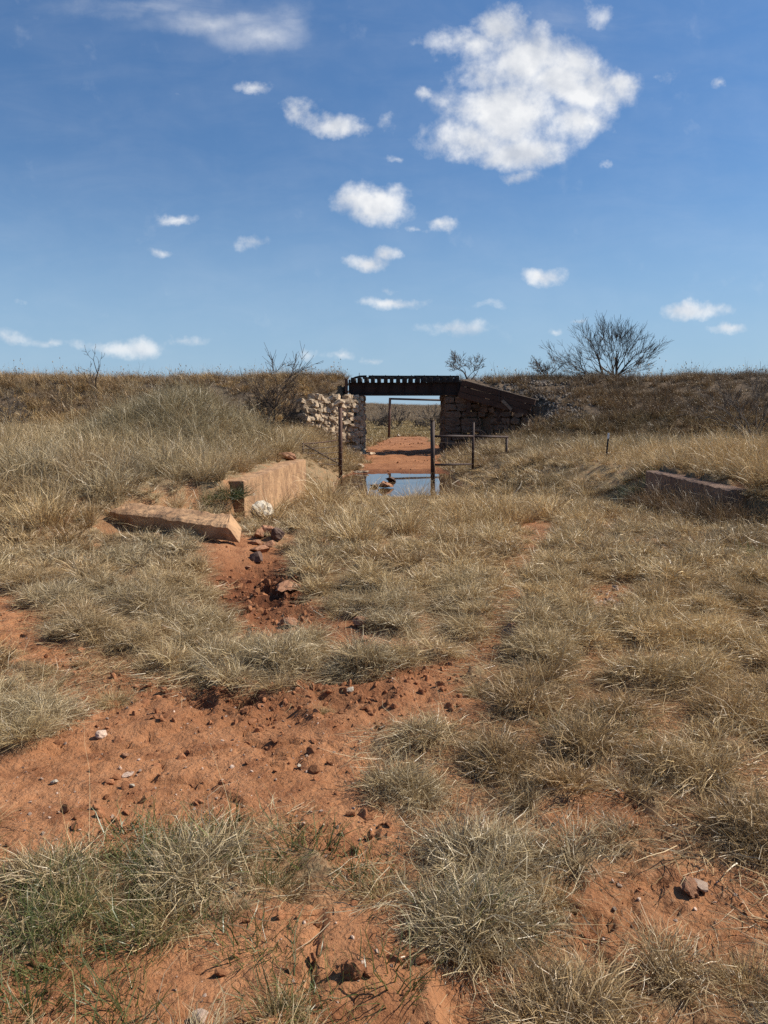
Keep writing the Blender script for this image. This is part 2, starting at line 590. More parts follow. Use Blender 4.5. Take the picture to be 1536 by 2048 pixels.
def rough_mat(name, c1, c2, c3=None, scale=3.0, fine=20.0, rough=0.9, spec=0.25, bumps=0.6, bdist=0.02, stretch=None, perobj=0.0, metal=0.0):
    m, t, out = mat(name)
    p = principled(t, out, rough, spec, metal)
    co = coords(t)
    if perobj:
        oi = t.nodes.new('ShaderNodeObjectInfo')
        co = VM(t, 'ADD', co, VM(t, 'SCALE', oi.outputs['Location'], None, 3.7))
    if stretch:
        co = VM(t, 'MULTIPLY', co, stretch)
    a = noise(t, co, scale, 5, 0.6, 0.3)
    b = noise(t, co, fine, 6, 0.65)
    c = mixc(t, mapr(t, a, .36, .64), c1, c2)
    if c3:
        c = mixc(t, mapr(t, b, .5, .72), c, c3)
    if perobj:
        f = M(t, 'MULTIPLY_ADD', oi.outputs['Random'], perobj, 1 - perobj * .5)
        c = mixc(t, 1.0, c, VM(t, 'MULTIPLY', N(t, 'ShaderNodeCombineXYZ').outputs[0], (1, 1, 1)) if False else comb(t, f), 'MULTIPLY')
    t.links.new(c, p.inputs['Base Color'])
    bump(t, p, M(t, 'ADD', b, M(t, 'MULTIPLY', a, 1.5)), bumps, bdist)
    return m


def comb(t, f):
    n = t.nodes.new('ShaderNodeCombineXYZ')
    for i in range(3):
        t.links.new(f, n.inputs[i])
    return n.outputs[0]


def soil_material():
    m, t, out = mat('red_soil')
    p = principled(t, out, 0.95, 0.12)
    co = coords(t)
    at_ = t.nodes.new('ShaderNodeAttribute')
    at_.attribute_name = 'cover'
    sp = t.nodes.new('ShaderNodeSeparateColor')
    t.links.new(at_.outputs['Color'], sp.inputs[0])
    big = noise(t, co, 0.9, 5, 0.6, 0.4)
    mid = noise(t, co, 5.0, 6, 0.62, 0.2)
    fin = noise(t, co, 45.0, 6, 0.7)
    red = mixc(t, mapr(t, big, .38, .62), (.32, .138, .061), (.41, .19, .09))
    red = mixc(t, mapr(t, mid, .46, .68, 0, .75), red, (.19, .072, .032))
    red = mixc(t, mapr(t, fin, .52, .74, 0, .6), red, (.47, .275, .16))
    damp = mixc(t, mapr(t, mid, .35, .6), (.095, .036, .018), (.185, .07, .032))
    red = mixc(t, sp.outputs['Blue'], red, damp)
    lit = mixc(t, mapr(t, fin, .4, .62), (.17, .115, .062), (.31, .235, .135))
    at3 = t.nodes.new('ShaderNodeAttribute')
    at3.attribute_name = 'plain'
    sp3 = t.nodes.new('ShaderNodeSeparateColor')
    t.links.new(at3.outputs['Color'], sp3.inputs[0])
    red = mixc(t, sp3.outputs['Blue'], red, mixc(t, mapr(t, mid, .35, .65), (.49, .24, .117), (.39, .175, .083)))
    c = mixc(t, M(t, 'MULTIPLY', sp.outputs['Red'], mapr(t, mid, .30, .55, .45, .95)), red, lit)
    emb = mixc(t, mapr(t, mid, .4, .62), (.080, .055, .037), (.15, .108, .072))
    emb = mixc(t, mapr(t, fin, .5, .7, 0, .5), emb, (.21, .165, .12))
    c = mixc(t, sp.outputs['Green'], c, emb)
    # the far plain: short greenish tan grass and brown brush
    at2 = t.nodes.new('ShaderNodeAttribute')
    at2.attribute_name = 'plain'
    sp2 = t.nodes.new('ShaderNodeSeparateColor')
    t.links.new(at2.outputs['Color'], sp2.inputs[0])
    pb = noise(t, VM(t, 'MULTIPLY', co, (.05, .02, .05)), 2.2, 6, .65)
    pf = noise(t, VM(t, 'MULTIPLY', co, (.5, .12, .5)), 2.0, 6, .7)
    pl = mixc(t, mapr(t, pf, .38, .62), (.185, .145, .078), (.28, .22, .125))
    hl = mixc(t, mapr(t, pf, .4, .6), (.09, .068, .042), (.19, .14, .085))
    hl = mixc(t, mapr(t, pb, .5, .66), hl, (.26, .205, .12))
    pl = mixc(t, sp2.outputs['Green'], pl, hl)
    c = mixc(t, sp2.outputs['Red'], c, pl)
    t.links.new(c, p.inputs['Base Color'])
    vor = t.nodes.new('ShaderNodeTexVoronoi')
    vor.inputs['Scale'].default_value = 38
    t.links.new(VM(t, 'ADD', co, VM(t, 'SCALE', noise(t, co, 12, 3, .6, out='Color'), None, .08)), vor.inputs['Vector'])
    h = M(t, 'ADD', M(t, 'MULTIPLY', mid, 1.2), M(t, 'ADD', M(t, 'MULTIPLY', fin, .55), M(t, 'MULTIPLY', vor.outputs['Distance'], -.22)))
    bump(t, p, h, .9, 0.045)
    return m


SOIL = soil_material()
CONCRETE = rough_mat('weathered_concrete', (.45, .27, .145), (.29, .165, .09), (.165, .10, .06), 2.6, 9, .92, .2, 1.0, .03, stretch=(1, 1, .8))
CONCRETE_SHADED = rough_mat('shade_darkened_concrete', (.15, .092, .066), (.24, .155, .11), (.09, .055, .04), 2.2, 14, .92, .2, .6, .02)  # right wall: concrete darkened to paint in the shade on its face
RUBBLE_RED = rough_mat('red_rock', (.36, .185, .105), (.25, .115, .062), (.44, .27, .17), 5, 22, .92, .2, .7, .01, perobj=.5)
CLOD = rough_mat('soil_clod', (.32, .145, .07), (.23, .092, .043), (.40, .20, .105), 6, 30, .95, .1, .6, .006, perobj=.5)
WHITE_ROCK = rough_mat('pale_rock', (.62, .54, .42), (.42, .34, .25), (.72, .66, .56), 5, 18, .9, .25, .7, .015, perobj=.3)
PEBBLE = rough_mat('pebble', (.42, .30, .22), (.30, .20, .15), (.55, .46, .38), 9, 30, .9, .25, .4, .004, perobj=.9)
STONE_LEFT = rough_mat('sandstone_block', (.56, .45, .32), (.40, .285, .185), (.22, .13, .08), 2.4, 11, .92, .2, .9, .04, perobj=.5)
STONE_RIGHT = rough_mat('shade_darkened_block', (.17, .112, .076), (.11, .068, .046), (.065, .042, .030), 2.4, 11, .92, .2, .9, .04, perobj=.6)  # dark copy of the block stone, the right abutment's shade put into its colour
MORTAR = rough_mat('dark_joint_fill', (.11, .075, .05), (.16, .11, .075), None, 4, 20, .95, .1, .6, .02)
GIRDER = rough_mat('blackened_steel', (.020, .013, .011), (.030, .015, .011), (.05, .022, .014), 1.5, 9, .75, .3, .3, .01)
TAR = rough_mat('creosoted_timber', (.018, .015, .013), (.030, .024, .020), (.045, .036, .030), 3, 14, .85, .25, .6, .01, stretch=(1, .2, 1))
TIMBER = rough_mat('old_dark_timber', (.060, .032, .022), (.088, .048, .032), (.030, .018, .014), 2.0, 14, .88, .2, .8, .015, stretch=(.18, 1, 1.6))
TIMBER_PALE = rough_mat('worn_timber_edge', (.17, .12, .085), (.24, .175, .125), (.11, .075, .055), 2.5, 14, .88, .2, .8, .01, stretch=(.18, 1, 1.6))
RUST = rough_mat('rusted_pipe', (.075, .034, .022), (.115, .052, .030), (.048, .026, .02), 6, 26, .75, .35, .3, .004)
RUST_DARK = rough_mat('dark_rusted_pipe', (.038, .024, .020), (.062, .034, .025), (.085, .045, .03), 6, 26, .7, .35, .3, .004)
WET_ROCK = rough_mat('wet_dark_rock', (.115, .06, .038), (.07, .038, .026), (.16, .09, .06), 6, 24, .7, .4, .6, .01)
WIRE = rough_mat('rusty_wire', (.10, .06, .04), (.07, .042, .03), None, 20, 60, .7, .4, .1, .001)
WHITE_PAINT = rough_mat('white_paint', (.74, .74, .72), (.62, .61, .58), None, 10, 40, .6, .4, .2, .002)
POST_GREEN = rough_mat('dark_painted_steel', (.035, .032, .028), (.06, .045, .035), None, 10, 40, .7, .4, .2, .002)
BALLAST = rough_mat('ballast_stone', (.20, .165, .135), (.12, .095, .075), (.30, .26, .215), 3, 12, .92, .2, .6, .02, perobj=.9)
BARK = rough_mat('dark_bark', (.060, .043, .033), (.10, .075, .058), (.04, .03, .025), 6, 30, .9, .2, .6, .01)
BARK_GREY = rough_mat('grey_bark', (.105, .082, .066), (.16, .13, .105), (.07, .052, .042), 6, 30, .9, .2, .6, .01)
STICK = rough_mat('bleached_wood', (.50, .43, .33), (.38, .31, .23), None, 8, 40, .85, .2, .4, .003)


def water_material():
    m, t, out = mat('muddy_water')
    p = principled(t, out, 0.015, 0.5)
    p.inputs['IOR'].default_value = 1.333
    co = coords(t)
    a = noise(t, co, .8, 3, .5)
    t.links.new(mixc(t, a, (.040, .022, .012), (.085, .045, .022)), p.inputs['Base Color'])
    bump(t, p, noise(t, VM(t, 'MULTIPLY', co, (1, .5, 1)), 3.0, 2, .5), .012, .02)
    return m


WATER = water_material()


def blade_material(name, instanced, stops, translucent=.16, gloss=.05):
    m, t, out = mat(name)
    a = t.nodes.new('ShaderNodeAttribute')
    a.attribute_name = 'blade'
    s = t.nodes.new('ShaderNodeSeparateColor')
    t.links.new(a.outputs['Color'], s.inputs[0])
    r = t.nodes.new('ShaderNodeValToRGB')
    el = r.color_ramp.elements
    while len(el) < len(stops):
        el.new(.5)
    for e, (pos, c) in zip(el, stops):
        e.position = pos
        e.color = (*c, 1)
    t.links.new(s.outputs['Red'], r.inputs[0])
    c = r.outputs[0]
    # browner old leaf sheaths at the root, darkened also to paint shade inside clumps
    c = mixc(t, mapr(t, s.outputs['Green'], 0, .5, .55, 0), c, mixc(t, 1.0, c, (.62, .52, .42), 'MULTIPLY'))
    if instanced:
        k = t.nodes.new('ShaderNodeAttribute')
        k.attribute_type = 'INSTANCER'
        k.attribute_name = 'tint'
        c = mixc(t, 1.0, c, k.outputs['Color'], 'MULTIPLY')
    else:
        k = t.nodes.new('ShaderNodeObjectInfo')
        c = mixc(t, 1.0, c, k.outputs['Color'], 'MULTIPLY')
    d = t.nodes.new('ShaderNodeBsdfDiffuse')
    tr = t.nodes.new('ShaderNodeBsdfTranslucent')
    gl = t.nodes.new('ShaderNodeBsdfGlossy')
    gl.inputs['Roughness'].default_value = .42
    t.links.new(c, d.inputs[0])
    t.links.new(c, tr.inputs[0])
    m1 = t.nodes.new('ShaderNodeMixShader')
    m1.inputs[0].default_value = translucent
    t.links.new(d.outputs[0], m1.inputs[1])
    t.links.new(tr.outputs[0], m1.inputs[2])
    m2 = t.nodes.new('ShaderNodeMixShader')
    m2.inputs[0].default_value = gloss
    t.links.new(m1.outputs[0], m2.inputs[1])
    t.links.new(gl.outputs[0], m2.inputs[2])
    t.links.new(m2.outputs[0], out.inputs['Surface'])
    return m


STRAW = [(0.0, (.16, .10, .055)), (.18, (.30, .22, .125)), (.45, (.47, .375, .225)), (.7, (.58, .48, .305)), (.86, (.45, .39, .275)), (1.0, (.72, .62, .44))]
BROWN = [(0.0, (.075, .058, .041)), (.3, (.14, .108, .075)), (.6, (.215, .170, .118)), (.85, (.30, .245, .170)), (1.0, (.42, .35, .24))]
GREEN = [(0.0, (.065, .085, .022)), (.5, (.12, .145, .04)), (1.0, (.26, .26, .10))]
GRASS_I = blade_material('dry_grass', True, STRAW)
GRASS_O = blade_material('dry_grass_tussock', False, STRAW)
WEED_I = blade_material('brown_weed', True, BROWN)
GREEN_I = blade_material('green_grass', True, GREEN, .4)


# ------------------------------------------------------------------ ground sheet
def build_ground():
    ys = [-9, -7, -5, -3.5, -2.5, -1.5, -.6, 0, .4, .7]
    y = .95
    while y < 60:
        ys.append(y)
        y += max(.010, (.0052 if y < 9 else .0082) * y)
    while y < 4200:
        ys.append(y)
        y *= 1.03
    ys = np.array(ys)
    ncol = 431
    s = np.linspace(-1, 1, ncol)
    w = np.where(ys < 1.5, 2.6 + (1.5 - ys) * 1.4, 1.5 + .74 * ys)
    X = s[None, :] * w[:, None]
    Y = np.repeat(ys[:, None], ncol, 1)
    Z = terrain(X.ravel(), Y.ravel())
    co = np.stack([X.ravel(), Y.ravel(), Z], 1).astype(np.float32)
    nr = len(ys)
    i = np.arange(nr - 1)[:, None] * ncol + np.arange(ncol - 1)[None, :]
    q = np.stack([i, i + 1, i + ncol + 1, i + ncol], -1).reshape(-1, 4)
    me = bpy.data.meshes.new('ground')
    me.vertices.add(len(co))
    me.vertices.foreach_set('co', co.ravel())
    me.loops.add(q.size)
    me.loops.foreach_set('vertex_index', q.ravel().astype(np.int32))
    me.polygons.add(len(q))
    me.polygons.foreach_set('loop_start', np.arange(0, q.size, 4, dtype=np.int32))
    me.polygons.foreach_set('use_smooth', np.ones(len(q), bool))
    x, y = X.ravel(), Y.ravel()
    d = grass_density(x, y)
    emb = np.maximum(ss(38.5, 41.5, y + fbm(x, y, 2.0, 3, 5)) * ss(64, 56, y) * ss(-.6, .6, Z), 0)
    damp = np.clip(np.exp(-((x + 1.15) / 0.8) ** 2 - ((y - 7.4) / 1.9) ** 2) * 1.15 + .7 * np.exp(-((x + .5) / .8) ** 2 - ((y - 4.35) / .4) ** 2) + ss(-.98, -1.08, Z) * ((y > 21) & (y < 34)) * .9 + .42 * ss(31, 33, y) * ss(80, 60, y) * (.7 + .9 * fbm(x, y, 1.4, 4, 15)), 0, 1)
    uu, vv = to_pix(x, y, Z)
    near_ = (y > .9) & (y < 6)
    sand = near_ * np.clip(np.exp(-((uu - 735) / 130) ** 2 - ((vv - 1650) / 110) ** 2) + np.exp(-((uu - 640) / 330) ** 2 - ((vv - 1980) / 120) ** 2), 0, 1) * np.clip(.75 + .9 * fbm(x, y, .4, 3, 19), 0, 1)
    far = ss(58, 74, y) * d
    hill = ss(150, 260, y + 30 * fbm(x, y, 40, 3, 9))
    for nm, ch in (('cover', (d * ss(62, 52, y) * np.where(y < 14, .42 + .58 * ss(.05, .4, hummock(x, y)[0]), 1), emb, damp)), ('plain', (far, hill, sand))):
        at_ = me.attributes.new(nm, 'FLOAT_COLOR', 'POINT')
        arr = np.ones((len(x), 4), np.float32)
        for k in range(3):
            arr[:, k] = ch[k]
        at_.data.foreach_set('color', arr.ravel())
    me.update()
    me.validate()
    o = link('ground', me, SOIL)
    return tag(o, 'red dirt and dry grassland ground rising to the railway bank', kind='structure')


build_ground()


def build_water():
    # a flat sheet whose outline runs just inside the banks
    pts = []
    ysw = np.linspace(22.4, 32.6, 26)
    left, right = [], []
    for y in ysw:
        xs = np.linspace(-5, 6, 500)
        z = terrain(xs, np.full(500, y))
        ok = xs[(z < WATER_Z + .05) & (xs > -2.2) & (xs < 4.2)]
        if len(ok):
            left.append((ok.min(), y))
            right.append((ok.max(), y))
    ring = left + right[::-1]
    c = (np.mean([p[0] for p in ring]), np.mean([p[1] for p in ring]))
    m = MB()
    n = len(left)
    vs = []
    for (a, b) in zip(left, right):
        vs += [(a[0], a[1], WATER_Z), (b[0], b[1], WATER_Z)]
    m.add(vs, [(2 * i, 2 * i + 1, 2 * i + 3, 2 * i + 2) for i in range(n - 1)])
    tag(link('pool_water', m.mesh('pool_water', True), WATER), 'still muddy pool reflecting the sky in front of the bridge', kind='structure')


build_water()


# ------------------------------------------------------------------ stones
def block_mesh(name, seed, rough=.10, sub=2, round_=.16):
    """a rough quarried block inside a unit cube: every face split, edges knocked off"""
    rg = np.random.default_rng(seed)
    n = sub + 1
    idx, vs, fs = {}, [], []

    def vid(p):
        k = tuple(p)
        if k not in idx:
            q = np.array(p, float) / sub - .5
            r = q / max(np.linalg.norm(q), 1e-6) * .56
            q = q * (1 - round_) + r * round_
            q = q + rg.normal(0, rough * .5, 3)
            idx[k] = len(vs)
            vs.append(q)
        return idx[k]
    for ax in range(3):
        for side in (0, sub):
            for i in range(sub):
                for j in range(sub):
                    def P(a, b):
                        p = [0, 0, 0]
                        p[ax] = side
                        p[(ax + 1) % 3] = a
                        p[(ax + 2) % 3] = b
                        return vid(p)
                    f = [P(i, j), P(i + 1, j), P(i + 1, j + 1), P(i, j + 1)]
                    fs.append(f if side else f[::-1])
    return MB().add(vs, fs).mesh(name)


def rock_mesh(name, seed, flat=.7, sub=2, rough=.16):
    import bmesh
    bm = bmesh.new()
    bmesh.ops.create_icosphere(bm, subdivisions=sub, radius=.5)
    rg = random.Random(seed)
    # chop with random planes for broken faces, then roughen
    for _ in range(9):
        nrm = Vector([rg.gauss(0, 1) for _ in range(3)]).normalized()
        lim = rg.uniform(.20, .38)
        for v in bm.verts:
            d = v.co.dot(nrm)
            if d > lim:
                v.co -= nrm * (d - lim)
    for v in bm.verts:
        v.co += Vector([rg.gauss(0, rough * .10) for _ in range(3)])
        v.co.z *= flat
    me = bpy.data.meshes.new(name)
    bm.to_mesh(me)
    bm.free()
    return me


def with_mat(me, m):
    c = me.copy()
    c.materials.clear()
    c.materials.append(m)
    return c


BLK = [block_mesh('stone', 100 + i, .13, 2, .3) for i in range(8)]
RCK = [rock_mesh('rock', 200 + i, .75, 2) for i in range(8)]
RCK3 = [rock_mesh('rock', 300 + i, .75, 3, .26) for i in range(5)]
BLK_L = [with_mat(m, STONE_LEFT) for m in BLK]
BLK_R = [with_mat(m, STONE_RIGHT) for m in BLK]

YB = 45.0   # front face of the bridge
XL = float(at(727, 850, YB).x)
XR = float(at(889, 850, YB).x)
Z_GIRD = float(at(800, 790, YB).z)   # underside of the girder
Z_TIE = float(at(800, 765, YB).z)
Z_TOP = float(at(800, 752, YB).z)


def stone(parent, pool, c, size, rot=(0, 0, 0), name='stone'):
    o = link(name, random.choice(pool), None, parent, c, rot, size)
    return o


def coursed_face(parent, pool, p0, p1, z0, z1, depth, course, lens, jitter=.03, skip=0.0, slope=None):
    """stones laid in courses between two plan points; outward normal is to the right of p0->p1"""
    p0, p1 = Vector((p0[0], p0[1])), Vector((p1[0], p1[1]))
    L = (p1 - p0).length
    d = (p1 - p0) / L
    nrm = Vector((d.y, -d.x))
    ang = math.atan2(d.y, d.x)
    z = z0
    k = 0
    while z < z1 - .08:
        h = min(course * random.uniform(.85, 1.18), z1 - z)
        s = -random.uniform(0, .2) if k else 0
        while s < L - .05:
            ln = random.uniform(*lens)
            e = min(s + ln, L)
            a = max(s, 0)
            if e - a > .1 and random.random() > skip:
                top = z + h
                if slope is None or z + h * .5 < slope((a + e) / 2 / L):
                    q = p0 + d * ((a + e) / 2) + nrm * (random.uniform(-jitter, jitter * 1.6) - depth * .42)
                    stone(parent, pool, (q.x, q.y, z + h / 2), ((e - a) * .985, depth, h * .96), (random.uniform(-.03, .03), random.uniform(-.025, .025), ang + random.uniform(-.05, .05)))
            s += ln
        z += h
        k += 1


def build_left_abutment():
    base = Vector((XL - .6, YB + 1.2, -1.1))
    t = empty('stone_abutment', base, 'sunlit tan stone abutment with a crumbling rubble wing under the left end of the bridge', 'abutment', 'stone abutments carrying the bridge')
    # core behind the stones
    m = MB()
    m.box((XL - .62, YB + 1.65, .55), (.9, 3.0, 3.3))
    link('core', m.mesh('core'), MORTAR, t)
    zc = Z_GIRD - .42
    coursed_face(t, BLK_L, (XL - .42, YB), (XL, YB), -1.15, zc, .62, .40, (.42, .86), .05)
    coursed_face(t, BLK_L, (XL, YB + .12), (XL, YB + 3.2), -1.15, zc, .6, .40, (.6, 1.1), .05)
    # bearing blocks on top
    for (xx, ln) in ((XL - .62, .45), (XL - .18, .36)):
        stone(t, BLK_L, (xx, YB + .45, zc + .2), (ln, .9, .40), (0, 0, .02), 'cap_stone')
    stone(t, BLK_L, (XL - .3, YB + 2.2, zc + .2), (.8, 1.6, .40), (0, 0, .02), 'cap_stone')
    # flared wing of tumbled rubble
    a = Vector((XL - .28, YB - .02))
    b = Vector((float(at(607, 830, 42.4).x), 42.4))
    d = (b - a)
    L = d.length
    d /= L
    nrm = Vector((-d.y, d.x))
    if nrm.y > 0:
        nrm = -nrm
    ang = math.atan2(d.y, d.x)
    m = MB()
    vs = []
    for s in (0, 1):
        p = a.lerp(b, s) - nrm * .55
        q = a.lerp(b, s) - nrm * .12
        zt = (Z_GIRD - .75) * (1 - s) + 1.15 * s
        zb = -1.1 * (1 - s) + .0 * s
        vs += [(p.x, p.y, zb), (q.x, q.y, zb), (q.x, q.y, zt), (p.x, p.y, zt)]
    m.add(vs, [(0, 1, 2, 3), (4, 7, 6, 5), (0, 4, 5, 1), (1, 5, 6, 2), (2, 6, 7, 3), (3, 7, 4, 0)])
    link('rubble_core', m.mesh('rubble_core'), MORTAR, t)
    rg = random.Random(5)
    z = -1.0
    while z < Z_GIRD - .05:
        h = rg.uniform(.17, .32)
        s = rg.uniform(0, .2)
        while s < L:
            ln = rg.uniform(.22, .55)
            f = s / L
            top = (Z_GIRD - .12) * (1 - f) + 2.05 * f + .22 * math.sin(f * 19)
            bot = -1.1 * (1 - f) + .25 * f
            if bot < z < top and rg.random() > .06:
                out = rg.uniform(-.10, .16)
                q = a + d * (s + ln / 2) + nrm * out
                stone(t, BLK_L, (q.x, q.y, z + h / 2), (ln * .97, rg.uniform(.3, .5), h * rg.uniform(.9, 1.1)), (rg.uniform(-.35, .35) * (.2 + f), rg.uniform(-.35, .35) * (.2 + f), ang + rg.uniform(-.5, .5) * (.3 + f)))
            s += ln
        z += h * .92
    # slipped slabs on the crumbled top
    for (u, v, w) in ((655, 800, .75), (672, 806, .6), (640, 815, .55), (662, 818, .5), (630, 826, .5)):
        p = at(u, v, 43.6)
        stone(t, BLK_L, p, (w, .4, .2), (.2, rg.uniform(-.7, -.3), rg.uniform(-.3, .4)), 'slab_stone')
    return t


def build_right_abutment():
    base = Vector((XR + .8, YB + 1.2, -1.1))
    t = empty('stone_abutment', base, 'dark shaded abutment of squared stone courses under the right end of the bridge', 'abutment', 'stone abutments carrying the bridge')
    xe = float(at(962, 850, YB).x)
    m = MB()
    m.box(((XR + xe) / 2 + .3, YB + 1.75, .75), ((xe - XR) - .3, 2.9, 3.7))
    link('core', m.mesh('core'), MORTAR, t)
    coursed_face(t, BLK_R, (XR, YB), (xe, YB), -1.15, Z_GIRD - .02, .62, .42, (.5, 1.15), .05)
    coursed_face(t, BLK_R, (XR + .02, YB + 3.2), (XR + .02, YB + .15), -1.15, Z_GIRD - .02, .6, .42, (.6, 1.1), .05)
    # broken wing running out under the timbers
    a = Vector((xe, YB))
    b = Vector((float(at(1060, 850, 43.0).x), 43.0))
    ang = math.atan2(b.y - a.y, b.x - a.x)
    d = (b - a).normalized()
    m = MB()
    vs = []
    for s in (0, 1):
        p = a.lerp(b, s)
        n = Vector((-d.y, d.x))
        zt = (Z_GIRD - .2) * (1 - s) + 1.1 * s
        zb = -1.1 * (1 - s) - .1 * s
        vs += [(p.x + n.x * .7, p.y + n.y * .7, zb), (p.x + n.x * .15, p.y + n.y * .15, zb), (p.x + n.x * .15, p.y + n.y * .15, zt), (p.x + n.x * .7, p.y + n.y * .7, zt)]
    m.add(vs, [(0, 1, 2, 3), (4, 7, 6, 5), (0, 4, 5, 1), (1, 5, 6, 2), (2, 6, 7, 3), (3, 7, 4, 0)])
    link('rubble_core', m.mesh('rubble_core'), MORTAR, t)
    rg = random.Random(9)
    L = (b - a).length - .35
    nrm = Vector((d.y, -d.x))
    z = -1.0
    while z < Z_GIRD - .1:
        h = rg.uniform(.26, .42)
        s = rg.uniform(0, .1)
        while s < L:
            ln = rg.uniform(.3, .7)
            f = s / L
            top = (Z_GIRD - .1) * (1 - f) + 1.2 * f
            if z + h * .4 < top and z > -1.1 * (1 - f) - .3 * f and rg.random() > .05:
                q = a + d * (s + ln / 2) + nrm * rg.uniform(-.08, .12)
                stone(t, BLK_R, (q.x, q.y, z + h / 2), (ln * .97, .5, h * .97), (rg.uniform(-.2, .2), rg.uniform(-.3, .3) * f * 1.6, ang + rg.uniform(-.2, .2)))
            s += ln
        z += h * .95
    return t


build_left_abutment()
build_right_abutment()


# ------------------------------------------------------------------ bridge
def build_bridge():
    xa, xb = float(at(698, 770, YB).x), float(at(917, 770, YB).x)
    t = empty('railway_bridge', Vector(((xa + xb) / 2, YB + 1.4, Z_GIRD)), 'short black railway bridge with open sleepers spanning the stone abutments', 'bridge')
    for yy in (YB + .18, YB + 2.5):
        m = MB()
        L = xb - xa
        cx = (xa + xb) / 2
        h = Z_TIE - Z_GIRD
        m.box((cx, yy, (Z_TIE + Z_GIRD) / 2), (L, .03, h - .07))
        m.box((cx, yy, Z_GIRD + .0175), (L, .34, .035))
        m.box((cx, yy, Z_TIE - .0175), (L, .34, .035))
        g = link('girder', m.mesh('girder'), GIRDER, t)
        n = 9
        st = MB().box((0, 0, 0), (.022, .14, h - .075)).mesh('stiffener')
        st.materials.append(GIRDER)
        for k in range(n):
            s = bpy.data.objects.new('stiffener', st)
            COL.objects.link(s)
            s.parent = g
            s.location = (xa + .06 + (L - .12) * k / (n - 1), yy - .0865, (Z_TIE + Z_GIRD) / 2)
    # sleepers
    n = 17
    x0, x1 = float(at(706, 758, YB).x), float(at(914, 758, YB).x)
    th = (Z_TOP - Z_TIE) * .74
    tm = [MB().box((0, 0, 0), (.225, 2.9, th), jit=.012).mesh('sleeper', bevel=.012) for _ in range(5)]
    for m in tm:
        m.materials.append(TAR)
    for k in range(n):
        x = x0 + (x1 - x0) * k / (n - 1) + random.uniform(-.02, .02)
        link('sleeper', tm[k % 5], None, t, (x, YB + 1.25 + random.uniform(-.05, .05), Z_TIE + th / 2 + .002), (0, random.uniform(-.01, .01), random.uniform(-.008, .008)))
    zt = Z_TIE + th + .004
    gh = Z_TOP - zt + .03
    # guard timbers lying along the sleeper ends
    for yy, xx0, xx1 in ((YB + .15, float(at(737, 752, YB).x), float(at(919, 756, YB).x)), (YB + 2.35, x0 + .5, x1)):
        m = MB()
        for s in range(2):
            a = xx0 + (xx1 - xx0) * s / 2
            b = xx0 + (xx1 - xx0) * (s + 1) / 2 - .01
            m.box(((a + b) / 2, yy, zt + gh / 2), (b - a, .2, gh), (0, .006, 0))
        link('guard_timber', m.mesh('guard_timber', bevel=.012), TAR, t)
    m = MB()
    for k in range(7):
        x = float(at(745 + k * 26, 752, YB).x)
        m.tube([(x, YB + .15, zt + gh - .02), (x, YB + .15, zt + gh + .035)], .022, 6)
    link('bolt_heads', m.mesh('bolt_heads'), RUST_DARK, t)
    # warped broken guard timber at the left end
    pts = [at(703, 759, YB + .15), at(710, 755.5, YB + .15), at(720, 753, YB + .15), at(733, 752.5, YB + .15)]
    m = MB()
    for i in range(3):
        a, b = pts[i], pts[i + 1]
        c = (a + b) / 2
        ang = math.atan2(b.z - a.z, b.x - a.x)
        m.box(c, ((b - a).length * 1.04, .19 - .006 * i, .11), (0, -ang, 0))
    link('broken_guard_timber', m.mesh('broken_guard_timber'), TAR, t)
    # rails on the sleepers
    for yy in (YB + .53, YB + 1.97):
        pass
    # backing timbers at the two ends
    for (u, w, z0, z1, mt) in ((692.5, .17, 786, 757, RUST), (699, .1, 786, 759, GIRDER), (916.5, .12, 790, 761, GIRDER), (924, .28, 791, 763, TAR)):
        p, q = at(u, z0, YB), at(u, z1, YB)
        m = MB().box(((p.x), YB + .2, (p.z + q.z) / 2), (w, .3, q.z - p.z))
        link('end_post', m.mesh('end_post', bevel=.01), mt, t)
    p = at(718, 745, YB)
    m = MB().tube([(p.x, YB + .4, Z_TOP - .15), (p.x, YB + .4, p.z)], .018, 5)
    link('spike', m.mesh('spike'), RUST_DARK, t)
    # bearing plates
    for xx in (xa + .35, xb - .35):
        m = MB().box((xx, YB + .3, Z_GIRD - .02), (.5, .5, .03))
        link('bearing_plate', m.mesh('bearing_plate'), RUST, t)
    return t


build_bridge()


